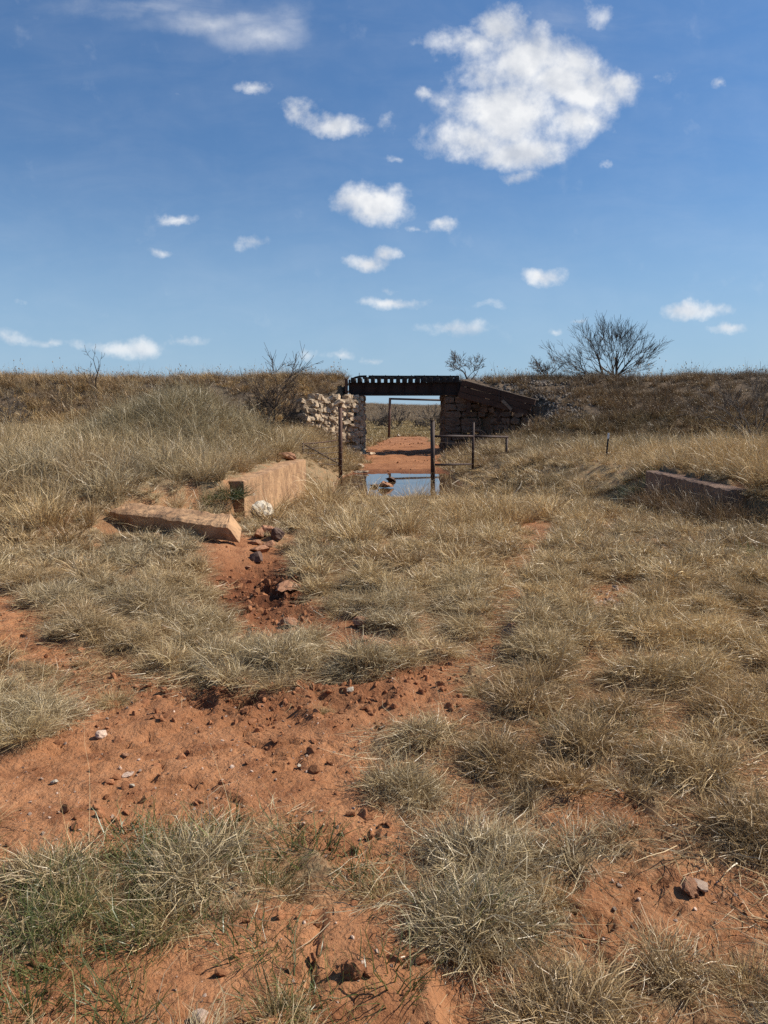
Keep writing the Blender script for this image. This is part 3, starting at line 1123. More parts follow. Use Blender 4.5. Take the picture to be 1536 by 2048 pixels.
def build_timber_wing():
    a, b = at(921, 776, YB - .25), at(1067, 816, 43.0)
    t = empty('timber_wing_wall', Vector((b.x, b.y, 0.4)), 'dark weathered timber wing wall sloping down the bank right of the bridge', 'retaining wall')
    d = (b - a)
    L = d.length
    yaw = math.atan2(d.y, d.x)
    pit = -math.asin(d.z / L)
    rot = Euler((0, pit, yaw))
    mx = rot.to_matrix()
    zoff = [(.30, .30, TIMBER), (-.03, .30, TIMBER), (-.36, .32, TIMBER)]
    for k, (off, h, mt) in enumerate(zoff):
        ln = L * (1.0 - .03 * k)
        m = MB()
        nseg = 8
        vs = []
        rg = random.Random(40 + k)
        for i in range(nseg + 1):
            s = -L / 2 + ln * i / nseg
            jz = rg.uniform(-.012, .012)
            for (yy, zz) in ((-.09, -h / 2), (.09, -h / 2), (.09, h / 2), (-.09, h / 2)):
                vs.append(mx @ Vector((s, yy - .02 * k, off + zz + jz)) + (a + b) / 2)
        fs = []
        for i in range(nseg):
            for j in range(4):
                fs.append((i * 4 + j, i * 4 + (j + 1) % 4, i * 4 + 4 + (j + 1) % 4, i * 4 + 4 + j))
        fs += [(3, 2, 1, 0), tuple(nseg * 4 + j for j in range(4))]
        m.add(vs, fs)
        link('beam', m.mesh('beam', bevel=.015), mt, t)
    # pale worn cap strip
    m = MB().box((a + b) / 2 + mx @ Vector((.1, 0, .475)), (L * .96, .2, .035), rot)
    link('cap_board', m.mesh('cap_board'), TIMBER_PALE, t)
    # steel strap and a broken board hanging from it
    p = (a + b) / 2 + mx @ Vector((.2, -.13, 0))
    m = MB().box(p + Vector((0, -.005, .18)), (.06, .02, .62), (0, 0, yaw))
    link('strap', m.mesh('strap'), RUST_DARK, t)
    p0, p1 = at(1004, 801, 43.55), at(1024, 819, 43.3)
    c = (p0 + p1) / 2
    m = MB().box(c, ((p1 - p0).length, .06, .16), (0, math.atan2(p0.z - p1.z, p1.x - p0.x), yaw))
    link('broken_board', m.mesh('broken_board'), TIMBER_PALE, t)
    for f in (.12, .55, .95):
        q = a.lerp(b, f)
        m = MB().box((q.x, q.y + .2, q.z - .55), (.22, .2, 1.5))
        link('support_post', m.mesh('support_post'), TIMBER, t)


build_timber_wing()


# ------------------------------------------------------------------ fences and gates
def pipe(name, p, q, r, m, parent, n=10, label=None):
    me = MB().tube([p, q], r, n).mesh(name)
    me.polygons.foreach_set('use_smooth', np.array([len(f.vertices) == 4 for f in me.polygons]))
    o = link(name, me, m, parent)
    if label:
        o['label'] = label
    return o


def build_left_gate():
    Y = 30.0
    top, bot = at(680.5, 815, Y), at(681, 956, Y)
    t = empty('wire_fence', Vector((bot.x, Y, bot.z)), 'rusty wire fence panel with diagonal brace on a tall pipe post, left of pool', 'fence')
    pipe('post', Vector((bot.x, Y, bot.z - .25)), top, .078, RUST, t, 12, 'tall brown rusted pipe post')
    pipe('post_cap', top + Vector((0, 0, .003)), top + Vector((0, 0, .03)), .084, RUST_DARK, t, 12)
    e0, e1 = at(606, 886, Y - 1.2), at(606, 925, Y - 1.2)
    pipe('end_post', e1, e0, .03, RUST_DARK, t, 8)
    def P(f, v0, v1):
        a, b = at(606, v0, Y - 1.2), at(680, v1, Y)
        return a.lerp(b, f)
    for (v0, v1, r) in ((887, 879, .022), (897, 891, .014), (906, 904, .014), (914, 917, .014), (921, 930, .014)):
        pts = []
        for k in range(7):
            p = P(k / 6, v0, v1)
            p.z -= .035 * math.sin(math.pi * k / 6)
            pts.append(p)
        me = MB().tube(pts, r, 5).mesh('wire')
        link('wire', me, WIRE if r < .02 else RUST, t)
    pipe('brace', at(609, 889, Y - 1.15), at(679, 928, Y - .05), .024, RUST_DARK, t, 6)
    pipe('brace', at(618, 891, Y - 1.0), at(616, 915, Y - 1.0), .012, WIRE, t, 6)
    # wire wraps round the post
    me = MB()
    for v in (880, 892, 905, 918, 931):
        c = at(680.5, v, Y)
        pts = [c + Vector((.088 * math.cos(a), .088 * math.sin(a), .012 * math.sin(a * 2))) for a in np.linspace(0, 6.28, 13)]
        me.tube(pts, .009, 4, False)
    link('wire_wrap', me.mesh('wire_wrap'), WIRE, t)


def build_right_fence():
    Y = 28.2
    bot, top = at(866, 968, Y), at(865, 842, Y)
    t = empty('pipe_fence', Vector((bot.x, Y, bot.z)), 'dark steel pipe fence with a thick tilted gate post at the right of the pool', 'fence')
    pipe('gate_post', Vector((bot.x, Y, bot.z - .35)), top, .082, RUST_DARK, t, 12, 'thick dark pipe post standing in the pool edge')
    pipe('post_cap', top + Vector((-.02, 0, .003)), top + Vector((-.02, 0, .04)), .098, RUST_DARK, t, 12)
    Y2 = 30.2
    a, b, c = at(869, 872.5, Y), at(947, 872.5, Y + .9), at(1013.5, 874, Y2)
    pipe('rail', a, b, .042, RUST_DARK, t, 8)
    pipe('rail', b, c + Vector((.04, 0, 0)), .042, RUST_DARK, t, 8)
    pipe('post', at(945.5, 938, Y + .9), at(947, 845, Y + .9), .046, RUST_DARK, t, 8)
    pipe('post', at(1012, 935, Y2), c + Vector((0, 0, -.03)), .05, RUST_DARK, t, 8)
    pipe('lower_rail', at(870, 929.5, Y), at(945, 928.5, Y + .9), .04, RUST_DARK, t, 8)
    for (v0, v1) in ((884, 886), (896, 898), (908, 910), (918, 919)):
        p, q = at(947, v0, Y + .9), at(1012, v1, Y2)
        link('wire', MB().tube([p, p.lerp(q, .5) + Vector((0, 0, -.03)), q], .007, 4).mesh('wire'), WIRE, t)
        if v0 in (884, 908):
            p, q = at(868, v0, Y), at(946, v0, Y + .9)
            link('wire', MB().tube([p, p.lerp(q, .5) + Vector((0, 0, -.05)), q], .007, 4).mesh('wire'), WIRE, t)
    # coils of loose wire
    m = MB()
    for (u, v, r) in ((955, 882, .42), (905, 895, .5)):
        cc = at(u, v, Y + .7)
        m.tube([cc + Vector((r * math.cos(a), .1 * math.sin(a * 2), r * math.sin(a))) for a in np.linspace(0, 6.0, 20)], .007, 4, False)
    link('loose_wire', m.mesh('loose_wire'), WIRE, t)


def build_far_gate():
    Y = 70.0
    t = empty('pipe_gate_frame', Vector((at(832, 873, Y).x, Y, tz(3.0, Y))), 'tall plain pipe gate frame standing in the field beyond the bridge', 'gate frame')
    a, b = at(780, 797.5, Y), at(885, 800.5, Y)
    for p, u in ((a, 777.5), (b, 883)):
        q = at(u, 872, Y)
        q.z = tz(q.x, Y) - .2
        pipe('post', q, p, .11, RUST, t, 8)
    pipe('top_rail', a + Vector((-.1, 0, 0)), b + Vector((.1, 0, 0)), .09, RUST_DARK, t, 8)
    for k, v in enumerate((835, 843, 852)):
        p = at(884.5, v, Y)
        link('hinge', MB().box(p + Vector((-.12, 0, 0)), (.2, .1, .1)).mesh('hinge'), RUST_DARK, t)


def build_t_post():
    g = at(1212, 912, 23.0)
    q, p = at(1213, 905, g.y), at(1217.5, 866, g.y)
    base = Vector((q.x - .01, g.y, tz(q.x, g.y) - .1))
    t = empty('fence_post', base, 'thin dark steel fence post with a white tip leaning in the grass on the right', 'fence post')
    d = (p - base)
    m = MB()
    s = base + d * .80
    for (w, dd, off) in ((.05, .008, 0), (.008, .045, .024)):
        vs = []
        for e in (base, s):
            for (sx_, sy_) in ((-1, -1), (1, -1), (1, 1), (-1, 1)):
                vs.append(e + Vector((sx_ * w / 2, sy_ * dd / 2 + off, 0)))
        m.add(vs, [(0, 1, 5, 4), (1, 2, 6, 5), (2, 3, 7, 6), (3, 0, 4, 7), (3, 2, 1, 0), (4, 5, 6, 7)])
    link('shaft', m.mesh('shaft'), POST_GREEN, t)
    m = MB()
    vs = []
    for e in (s + d * .001, p):
        for (sx_, sy_) in ((-1, -1), (1, -1), (1, 1), (-1, 1)):
            vs.append(e + Vector((sx_ * .028, sy_ * .008, 0)))
    m.add(vs, [(0, 1, 5, 4), (1, 2, 6, 5), (2, 3, 7, 6), (3, 0, 4, 7), (3, 2, 1, 0), (4, 5, 6, 7)])
    link('painted_tip', m.mesh('painted_tip'), WHITE_PAINT, t)


build_left_gate()
build_right_fence()
build_far_gate()
build_t_post()


# ------------------------------------------------------------------ concrete walls and slab
def rough_prism(name, quad_near, quad_far, nseg, jit, seed, rows=3):
    """a long broken block between two end quads (each: 4 corners, counter-clockwise seen from the near end)"""
    rg = random.Random(seed)
    ring_n = 4 * rows
    vs, fs = [], []
    for i in range(nseg + 1):
        f = i / nseg
        cor = [Vector(a).lerp(Vector(b), f) for a, b in zip(quad_near, quad_far)]
        for k in range(4):
            for r in range(rows):
                p = cor[k].lerp(cor[(k + 1) % 4], r / rows)
                q = p + Vector([rg.gauss(0, jit) for _ in range(3)])
                if r == 0 and k in (1, 2):
                    q.z -= abs(rg.gauss(0, jit * 9))
                vs.append(q)
    for i in range(nseg):
        for k in range(ring_n):
            fs.append((i * ring_n + k, i * ring_n + (k + 1) % ring_n, (i + 1) * ring_n + (k + 1) % ring_n, (i + 1) * ring_n + k))
    for i, fl in ((0, True), (nseg, False)):
        o = i * ring_n
        cor = [Vector(v) for v in vs[o:o + ring_n]]
        c = sum(cor, Vector()) / ring_n + Vector([rg.gauss(0, jit * 3) for _ in range(3)])
        vs.append(c)
        ci = len(vs) - 1
        for k in range(ring_n):
            a, b = o + k, o + (k + 1) % ring_n
            fs.append((b, a, ci) if fl else (a, b, ci))
    me = MB().add(vs, fs).mesh(name)
    return me


def build_concrete():
    # left wall: right-facing side in the sun
    n0, f0 = Vector((-2.28, 12.45, .44)), Vector((-1.78, 17.5, .47))
    w = .42
    def quad(p, zb):
        return [(p.x, p.y, zb), (p.x, p.y, p.z), (p.x - w, p.y + .03, p.z - .01), (p.x - w, p.y + .03, zb)]
    me = rough_prism('concrete_wall', quad(n0, -.5), quad(f0, -.9), 34, .0016, 3, 6)
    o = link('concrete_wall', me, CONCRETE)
    tag(o, 'orange tan concrete retaining wall with a sunlit side in front of the grassy mound', 'wall', 'old concrete walls beside the channel')
    # right wall: shaded left side
    n1, f1 = Vector((5.18, 11.5, .40)), Vector((5.12, 15.0, .41))
    def quad2(p, zb):
        return [(p.x + .36, p.y, zb), (p.x + .36, p.y, p.z), (p.x, p.y, p.z), (p.x, p.y, zb)]
    me = rough_prism('concrete_wall', quad2(n1, -.4), quad2(f1, -.7), 34, .002, 8, 6)
    o = link('concrete_wall', me, CONCRETE_SHADED)
    tag(o, 'low dark shaded concrete wall under tall golden grass at the right edge', 'wall', 'old concrete walls beside the channel')
    # fallen slab: a long block tipped towards the camera, its top crumbled, its right end broken off aslant
    a = at(243, 1013, 10.5)
    b = at(474, 1041, 9.6)
    L = (b - a).length
    d = (b - a) / L
    up = Vector((0.02, -.30, .95))
    up = (up - d * up.dot(d)).normalized()
    out = d.cross(up).normalized()
    if out.y > 0:
        out = -out
    th, wd, nl = .205, .37, 70
    sec = [(.5, -1), (.5, -.75), (.5, -.5), (.5, -.25), (.5, 0), (.36, 0), (.22, 0), (.08, 0), (-.08, 0), (-.22, 0), (-.36, 0), (-.5, 0), (-.5, -.5), (-.5, -1), (0, -1)]
    n = len(sec)
    vs = []
    for i in range(nl + 1):
        f = i / nl
        for (o_, h) in sec:
            slant = (-h * .14 - (.5 - o_) * .25) if f > .8 else (.05 * math.sin(o_ * 9) + h * .1 if f < .1 else 0)
            slant *= max(0, (f - .8) / .2) if f > .8 else 1
            w_ = wd * (.92 + .12 * f)
            s_ = f * L
            top = h > -.01
            e = .030 * float(fbm(np.array([s_ + 3]), np.array([o_ * wd]), .16, 4, 201, .65)[0]) + .02 * float(fbm(np.array([s_ + 9]), np.array([o_ * wd]), .5, 2, 203)[0])
            q = a + d * (s_ + slant) + out * (o_ * w_ + (.006 * e / .03 if not top else 0)) + up * (h * th + (e - .018 * (abs(o_) > .45) if top else e * .25))
            if not top and o_ > .4:
                q += out * .012 * float(fbm(np.array([s_]), np.array([h * .3 + 4]), .12, 3, 207)[0])
            vs.append(q)
    fs = [(i * n + k, i * n + (k + 1) % n, (i + 1) * n + (k + 1) % n, (i + 1) * n + k) for i in range(nl) for k in range(n)]
    fs += [tuple(range(n - 1, -1, -1)), tuple(nl * n + k for k in range(n))]
    me = MB().add(vs, fs).mesh('concrete_slab')
    o = link('concrete_slab', me, CONCRETE)
    tag(o, 'fallen long concrete slab with a crumbled top lying in the grass before the wall', 'slab')


build_concrete()


# ------------------------------------------------------------------ loose rocks that can be pointed at
def place_rock(name, u, v, size, mt, label, cat='rock', sink=.25, seed=0, hi=False, group=None, y=None, z=None, rot=None):
    if y is None:
        g = ground_at(u, v)
    else:
        g = at(u, v, y)
        g.z = tz(g.x, g.y)
    if z is not None:
        g.z = z
    pool = RCK3 if hi else RCK
    me = with_mat(pool[seed % len(pool)], mt)
    o = link(name, me, None, None, (g.x, g.y, g.z + size[2] * (.5 * .75 - sink)), rot or (random.uniform(-.2, .2), random.uniform(-.2, .2), random.uniform(0, 6.28)), size)
    return tag(o, label, cat, group)


place_rock('boulder', 521, 1046, (.46, .40, .46), WHITE_ROCK, 'pale cream boulder at the foot of the sunlit concrete wall', 'boulder', .1, 1, True)
place_rock('rock', 520, 1076, (.24, .2, .24), RUBBLE_RED, 'brown angular rock just right of the fallen slab end', 'rock', .1, 2, True)
place_rock('rock', 534, 1073, (.26, .2, .28), RUBBLE_RED, 'taller tan rock in the little heap beside the fallen slab', 'rock', .1, 3, True)
place_rock('rock', 556, 1080, (.20, .18, .30), WET_ROCK, 'black rock standing upright at the right of the little heap by the slab', 'rock', .1, 4, True)
place_rock('rock', 512, 1088, (.22, .18, .15), RUBBLE_RED, 'small flat red rock under the tip of the fallen slab', 'rock', .15, 5)
place_rock('rock', 538, 1092, (.28, .2, .16), RUBBLE_RED, 'flat reddish rock at the front of the little heap by the slab', 'rock', .15, 6)
place_rock('rock', 520, 1106, (.42, .28, .15), RUBBLE_RED, 'wide flat red slab of rock at the head of the muddy gully', 'rock', .15, 7)
place_rock('rock', 515, 1126, (.26, .22, .18), WET_ROCK, 'dark wet rock in the gully below the fallen slab', 'rock', .15, 0)
place_rock('rock', 495, 1137, (.11, .07, .05), RUBBLE_RED, 'small orange chip of rock in the middle of the gully', 'rock', .1, 1)
place_rock('rock', 548, 1174, (.09, .06, .06), RUBBLE_RED, 'small tan pointed rock on the right side of the gully', 'rock', .1, 2)
place_rock('rock', 575, 1186, (.36, .2, .17), RUBBLE_RED, 'broad rock ledge with a dark hollow under it on the gully side', 'rock', .1, 3, True)
place_rock('rock', 494, 1182, (.13, .1, .1), RUBBLE_RED, 'rounded pinkish rock in the left half of the gully', 'rock', .1, 4)
place_rock('rock', 582, 1252, (.17, .13, .12), RUBBLE_RED, 'blocky orange rock at the lower end of the gully', 'rock', .12, 5)
place_rock('rock', 722, 1266, (.2, .15, .12), RUBBLE_RED, 'flat red rock between two grass tussocks below the gully', 'rock', .12, 6, True)
place_rock('rock', 726, 1292, (.11, .09, .07), RUBBLE_RED, 'rounded red rock between the two round tussocks', 'rock', .12, 7)
place_rock('rock', 1022, 1296, (.14, .12, .26), RUBBLE_RED, 'grey brown pointed rock standing beside the path in the grass', 'rock', .1, 2, True)
place_rock('rock', 1375, 1776, (.10, .08, .06), RUBBLE_RED, 'brown rock half buried in the sparse grass at lower right', 'rock', .15, 1, True)
place_rock('rock', 1400, 1768, (.09, .08, .06), PEBBLE, 'smaller grey rock touching the brown one at lower right', 'rock', .15, 3)
place_rock('rock', 203, 1466, (.075, .06, .055), PEBBLE, 'grey cream stone alone on the bare dirt at left', 'rock', .05, 4, True)
place_rock('rock', 257, 1550, (.06, .04, .035), PEBBLE, 'pink stone on the red dirt left of centre', 'rock', .05, 2, True)
place_rock('rock', 250, 1508, (.05, .045, .035), RUBBLE_RED, 'reddish stone above the pink one on the bare dirt', 'rock', .05, 6)
place_rock('rock', 110, 1566, (.04, .035, .03), WHITE_ROCK, 'small white stone on the bare dirt at the far left', 'rock', .05, 5)
place_rock('rock', 597, 1532, (.03, .03, .03), WHITE_ROCK, 'single white pebble at the centre of the bare dirt', 'rock', .05, 0)
place_rock('rock', 265, 1576, (.035, .02, .025), WHITE_ROCK, 'tiny cream stone just below the pink stone', 'rock', .05, 3)
place_rock('rock', 700, 1386, (.06, .05, .04), WHITE_ROCK, 'pale stone on the dirt below the left round tussock', 'rock', .05, 1)
place_rock('rock', 400, 2036, (.06, .05, .035), PEBBLE, 'grey stone at the very bottom edge of the photo', 'rock', .05, 7)
place_rock('dirt_clod', 706, 1962, (.075, .07, .085), CLOD, 'upright broken clod of orange dirt in the bottom hollow', 'clod', .08, 3, True)
place_rock('dirt_clod', 735, 1966, (.04, .035, .03), CLOD, 'small round clod beside the upright clod', 'clod', .08, 1)
place_rock('dirt_clod', 668, 1372, (.16, .10, .07), CLOD, 'dark flat clod of mud on the dirt below the gully tussocks', 'clod', .1, 5)
# stones at the water and on the floor beyond
place_rock('rock', 783, 966, (.6, .6, .30), WET_ROCK, 'dark low rock rising from the pool, the farther one', 'rock', .12, 2, True, None, 28.8, WATER_Z)
place_rock('rock', 772, 981, (.65, .55, .42), RUBBLE_RED, 'brown rock rising from the pool, the largest one', 'rock', .12, 3, True, None, 26.4, WATER_Z)
place_rock('rock', 748, 976, (.42, .3, .2), WET_ROCK, 'little dark flat rock in the pool left of the largest one', 'rock', .12, 4, True, None, 26.8, WATER_Z)
place_rock('rock', 741, 912, (.62, .6, .34), STONE_LEFT, 'squared fallen block on the red floor below the left abutment', 'rock', .18, 5, True)
place_rock('rock', 718, 936, (.5, .5, .34), STONE_LEFT, 'grey tan block on the left bank behind the pool', 'rock', .18, 1, True)
place_rock('rock', 721, 946, (.7, .5, .2), STONE_LEFT, 'flat pale block at the far left corner of the pool', 'rock', .18, 2, True)
place_rock('rock', 687, 966, (.55, .4, .16), RUBBLE_RED, 'dark brown flat stone on the near left bank of the pool', 'rock', .15, 3, True)
place_rock('rock', 797, 874, (.5, .4, .45), WHITE_ROCK, 'bright white stone on the dirt beside the far gate frame', 'rock', .1, 2, True)
place_rock('rock', 736, 884, (.28, .28, .4), WET_ROCK, 'small dark block against the foot of the left abutment', 'rock', .1, 6, True)
place_rock('rock', 572, 912, (.5, .4, .32), RUBBLE_RED, 'broken lump of dirt covered rubble on the far end of the sunlit wall', 'rock', .1, 4, True, None, 17.3, .46)
RUB = ['long cream chip of rock at the top of the small rubble patch on the right', 'pinkish rock at the right of the small rubble patch', 'dark tilted rock at the right end of the small rubble patch', 'tan flat rock at the middle of the small rubble patch', 'small cream rock at the left of the small rubble patch', 'reddish low rock at the front of the small rubble patch']
for k, (u, v, s) in enumerate(((1232, 1180, .13), (1246, 1192, .11), (1262, 1210, .17), (1222, 1202, .10), (1188, 1208, .09), (1206, 1216, .10))):
    place_rock('rock', u, v, (s, s * .6, s * .45), RUBBLE_RED if k in (2, 5) else PEBBLE, RUB[k], 'rock', .1, k, True, 'rocks of the small rubble patch')


# ------------------------------------------------------------------ bare trees and shrubs
def grow_tree(seed, stems, depth, twig_r, bend=.22, up=.06, kids=(3, 5), ratio=(.5, .78), ang=(.35, .85), thick_to=1):
    rg = random.Random(seed)
    thick, thin = MB(), MB()

    def branch(p, d, L, r, lev):
        n = max(3, int(5 - lev * .5))
        pts, rad = [p.copy()], [r]
        dd = d.copy()
        for i in range(n):
            dd = (dd + Vector([rg.gauss(0, bend) for _ in range(3)]) + Vector((0, 0, up))).normalized()
            p = p + dd * (L / n)
            pts.append(p.copy())
            rad.append(max(r * (1 - .72 * (i + 1) / n), twig_r * .6))
        (thick if lev <= thick_to else thin).tube(pts, rad, 6 if lev == 0 else (5 if lev <= thick_to else 3), False)
        if lev >= depth:
            return
        nk = rg.randint(*kids)
        for k in range(nk):
            f = rg.uniform(.28, 1.0) if k else 1.0
            i = min(int(f * n), n - 1)
            q = pts[i].lerp(pts[i + 1], f * n - i if f < 1 else 1.0)
            base_d = (pts[i + 1] - pts[i]).normalized()
            ax = base_d.orthogonal().normalized()
            ax.rotate(Matrix.Rotation(rg.uniform(0, 6.28), 3, base_d))
            nd = base_d.copy()
            nd.rotate(Matrix.Rotation(rg.uniform(*ang) * (.5 if k == 0 else 1), 3, ax))
            if nd.z < -.1:
                nd.z *= -.3
            branch(q, nd.normalized(), L * rg.uniform(*ratio), max(rad[i + 1] * .75, twig_r), lev + 1)
    for (p, d, L, r) in stems:
        branch(Vector(p), Vector(d).normalized(), L, r, 0)
    return thick, thin


def plant_tree(name, base, seed, stems, depth, twig_r, label, cat, bark=BARK, tw=BARK, group=None, **kw):
    t = empty(name, base, label, cat, group)
    st = [((0 + s[0][0], 0 + s[0][1], -.1), s[1], s[2], s[3]) for s in stems]
    a, b = grow_tree(seed, st, depth, twig_r, **kw)
    for nm, m, mt in (('trunk', a, bark), ('crown', b, tw)):
        o = bpy.data.objects.new(nm, m.mesh(nm, True))
        o.data.materials.append(mt)
        COL.objects.link(o)
        o.parent = t
    return t


def onto(u, y):
    p = at(u, 800, y)
    return Vector((p.x, y, tz(p.x, y)))


# the big mesquite on the crest
stems = []
rg = random.Random(2)
for k, (dx, dz, L, r) in enumerate(((-.28, .95, 1.6, .085), (.02, 1, 1.72, .095), (.3, .95, 1.7, .09), (.62, .8, 1.6, .085), (.95, .62, 1.5, .07), (-.6, .8, 1.55, .08), (-.95, .5, 1.75, .075), (-1.25, .22, 1.95, .07), (.45, .9, 1.7, .06), (-.15, .9, 1.6, .06), (.8, .75, 1.6, .06), (-1.1, .7, 1.2, .05))):
    stems.append(((rg.uniform(-.5, .5), rg.uniform(-.4, .4)), (dx, rg.uniform(-.5, .5), dz), L, r))
plant_tree('mesquite_tree', onto(1222, 49.0), 21, stems, 4, .0105, 'large bare spreading tree on the crest right of the bridge', 'tree', kids=(3, 4), ratio=(.56, .82), ang=(.2, .55), up=.045, bend=.10)
# the small tree by the end of the bridge
stems = [((0, 0), (.12, .1, 1), .95, .08), ((.02, 0), (-.75, 0, .8), 1.0, .06), ((0, .05), (.45, -.2, .9), .85, .05)]
plant_tree('mesquite_tree', onto(937, 48.6), 5, stems, 4, .014, 'small bare round crowned tree directly behind the right end of the bridge', 'tree', BARK_GREY, BARK_GREY, kids=(3, 4), ratio=(.58, .8), ang=(.3, .85), up=.04, bend=.2)
# dark bare shrub left of the bridge
stems = [((0, 0), (-.45, 0, 1), 1.7, .07), ((0, 0), (.5, 0, 1), 2.3, .075), ((.05, 0), (.1, .2, 1), 1.3, .055), ((-.05, 0), (-.6, .1, .9), 1.3, .05), ((0, -.1), (.7, -.1, .85), 1.35, .05), ((0, .1), (-.1, -.3, 1), 1.3, .05), ((.1, .1), (.95, .2, .7), 1.1, .04)]
plant_tree('bare_shrub', ground_at(541, 862), 8, stems, 3, .0135, 'dark leafless shrub with tall forked stems on the slope left of the bridge', 'shrub', kids=(5, 6), ratio=(.45, .72), ang=(.3, .8), up=.04, bend=.15)
# thin crooked dead tree on the left crest
stems = [((0, 0), (-.35, 0, 1), 1.3, .055), ((0, 0), (.45, 0, 1), 2.2, .05), ((-.1, 0), (-.7, .1, .9), 1.2, .035)]
plant_tree('dead_sapling', onto(193, 44.6), 14, stems, 2, .014, 'thin crooked dead sapling leaning right on the left crest', 'tree', kids=(3, 4), ratio=(.28, .5), ang=(.3, .7), up=.08, bend=.2)
# shrubs at the two edges of the picture
for (u, y, sc, seed, lab) in ((20, 36.5, 1.0, 31, 'tangle of thin bare branches at the left edge below the crest'), (1512, 37.5, 1.5, 33, 'dark bare thorny shrub at the right edge in front of the bank'), (1100, 47.2, .8, 35, 'low bare shrub sprouting on the crest left of the large tree')):
    stems = [((random.uniform(-.2, .2), random.uniform(-.2, .2)), (random.uniform(-.9, .9), random.uniform(-.5, .5), random.uniform(.6, 1)), random.uniform(.9, 1.5) * sc, .03 * sc) for _ in range(9)]
    plant_tree('bare_shrub', onto(u, y), seed, stems, 3, .012, lab, 'shrub', BARK_GREY, BARK_GREY, kids=(3, 5), ratio=(.45, .7), ang=(.3, .8), up=.04, bend=.2)
# bushes on the plain beyond the bridge
FARB = [(790, 100, 2.2, 'round bare bush in the middle of the far gate frame'), (872, 92, 2.3, 'taller bare bush behind the right post of the far gate frame'), (838, 112, 1.1, 'small bare bush in the field right of the round bush'), (752, 120, 1.2, 'small bare bush in the field left of the far gate frame'), (905, 96, 2.0, 'bare bush in the field half hidden by the right abutment')]
for k, (u, y, h, lab) in enumerate(FARB):
    rg = random.Random(60 + k)
    stems = [((rg.uniform(-.3, .3), rg.uniform(-.3, .3)), (rg.uniform(-1.1, 1.1), rg.uniform(-.8, .8), rg.uniform(.45, 1)), rg.uniform(.6, .95) * h, .035) for _ in range(11)]
    plant_tree('bare_bush', onto(u, y), 70 + k, stems, 3, .036, lab, 'bush', BARK_GREY, BARK_GREY, 'bare bushes in the field beyond the bridge', kids=(3, 4), ratio=(.45, .68), ang=(.3, .75), up=.06, bend=.16)


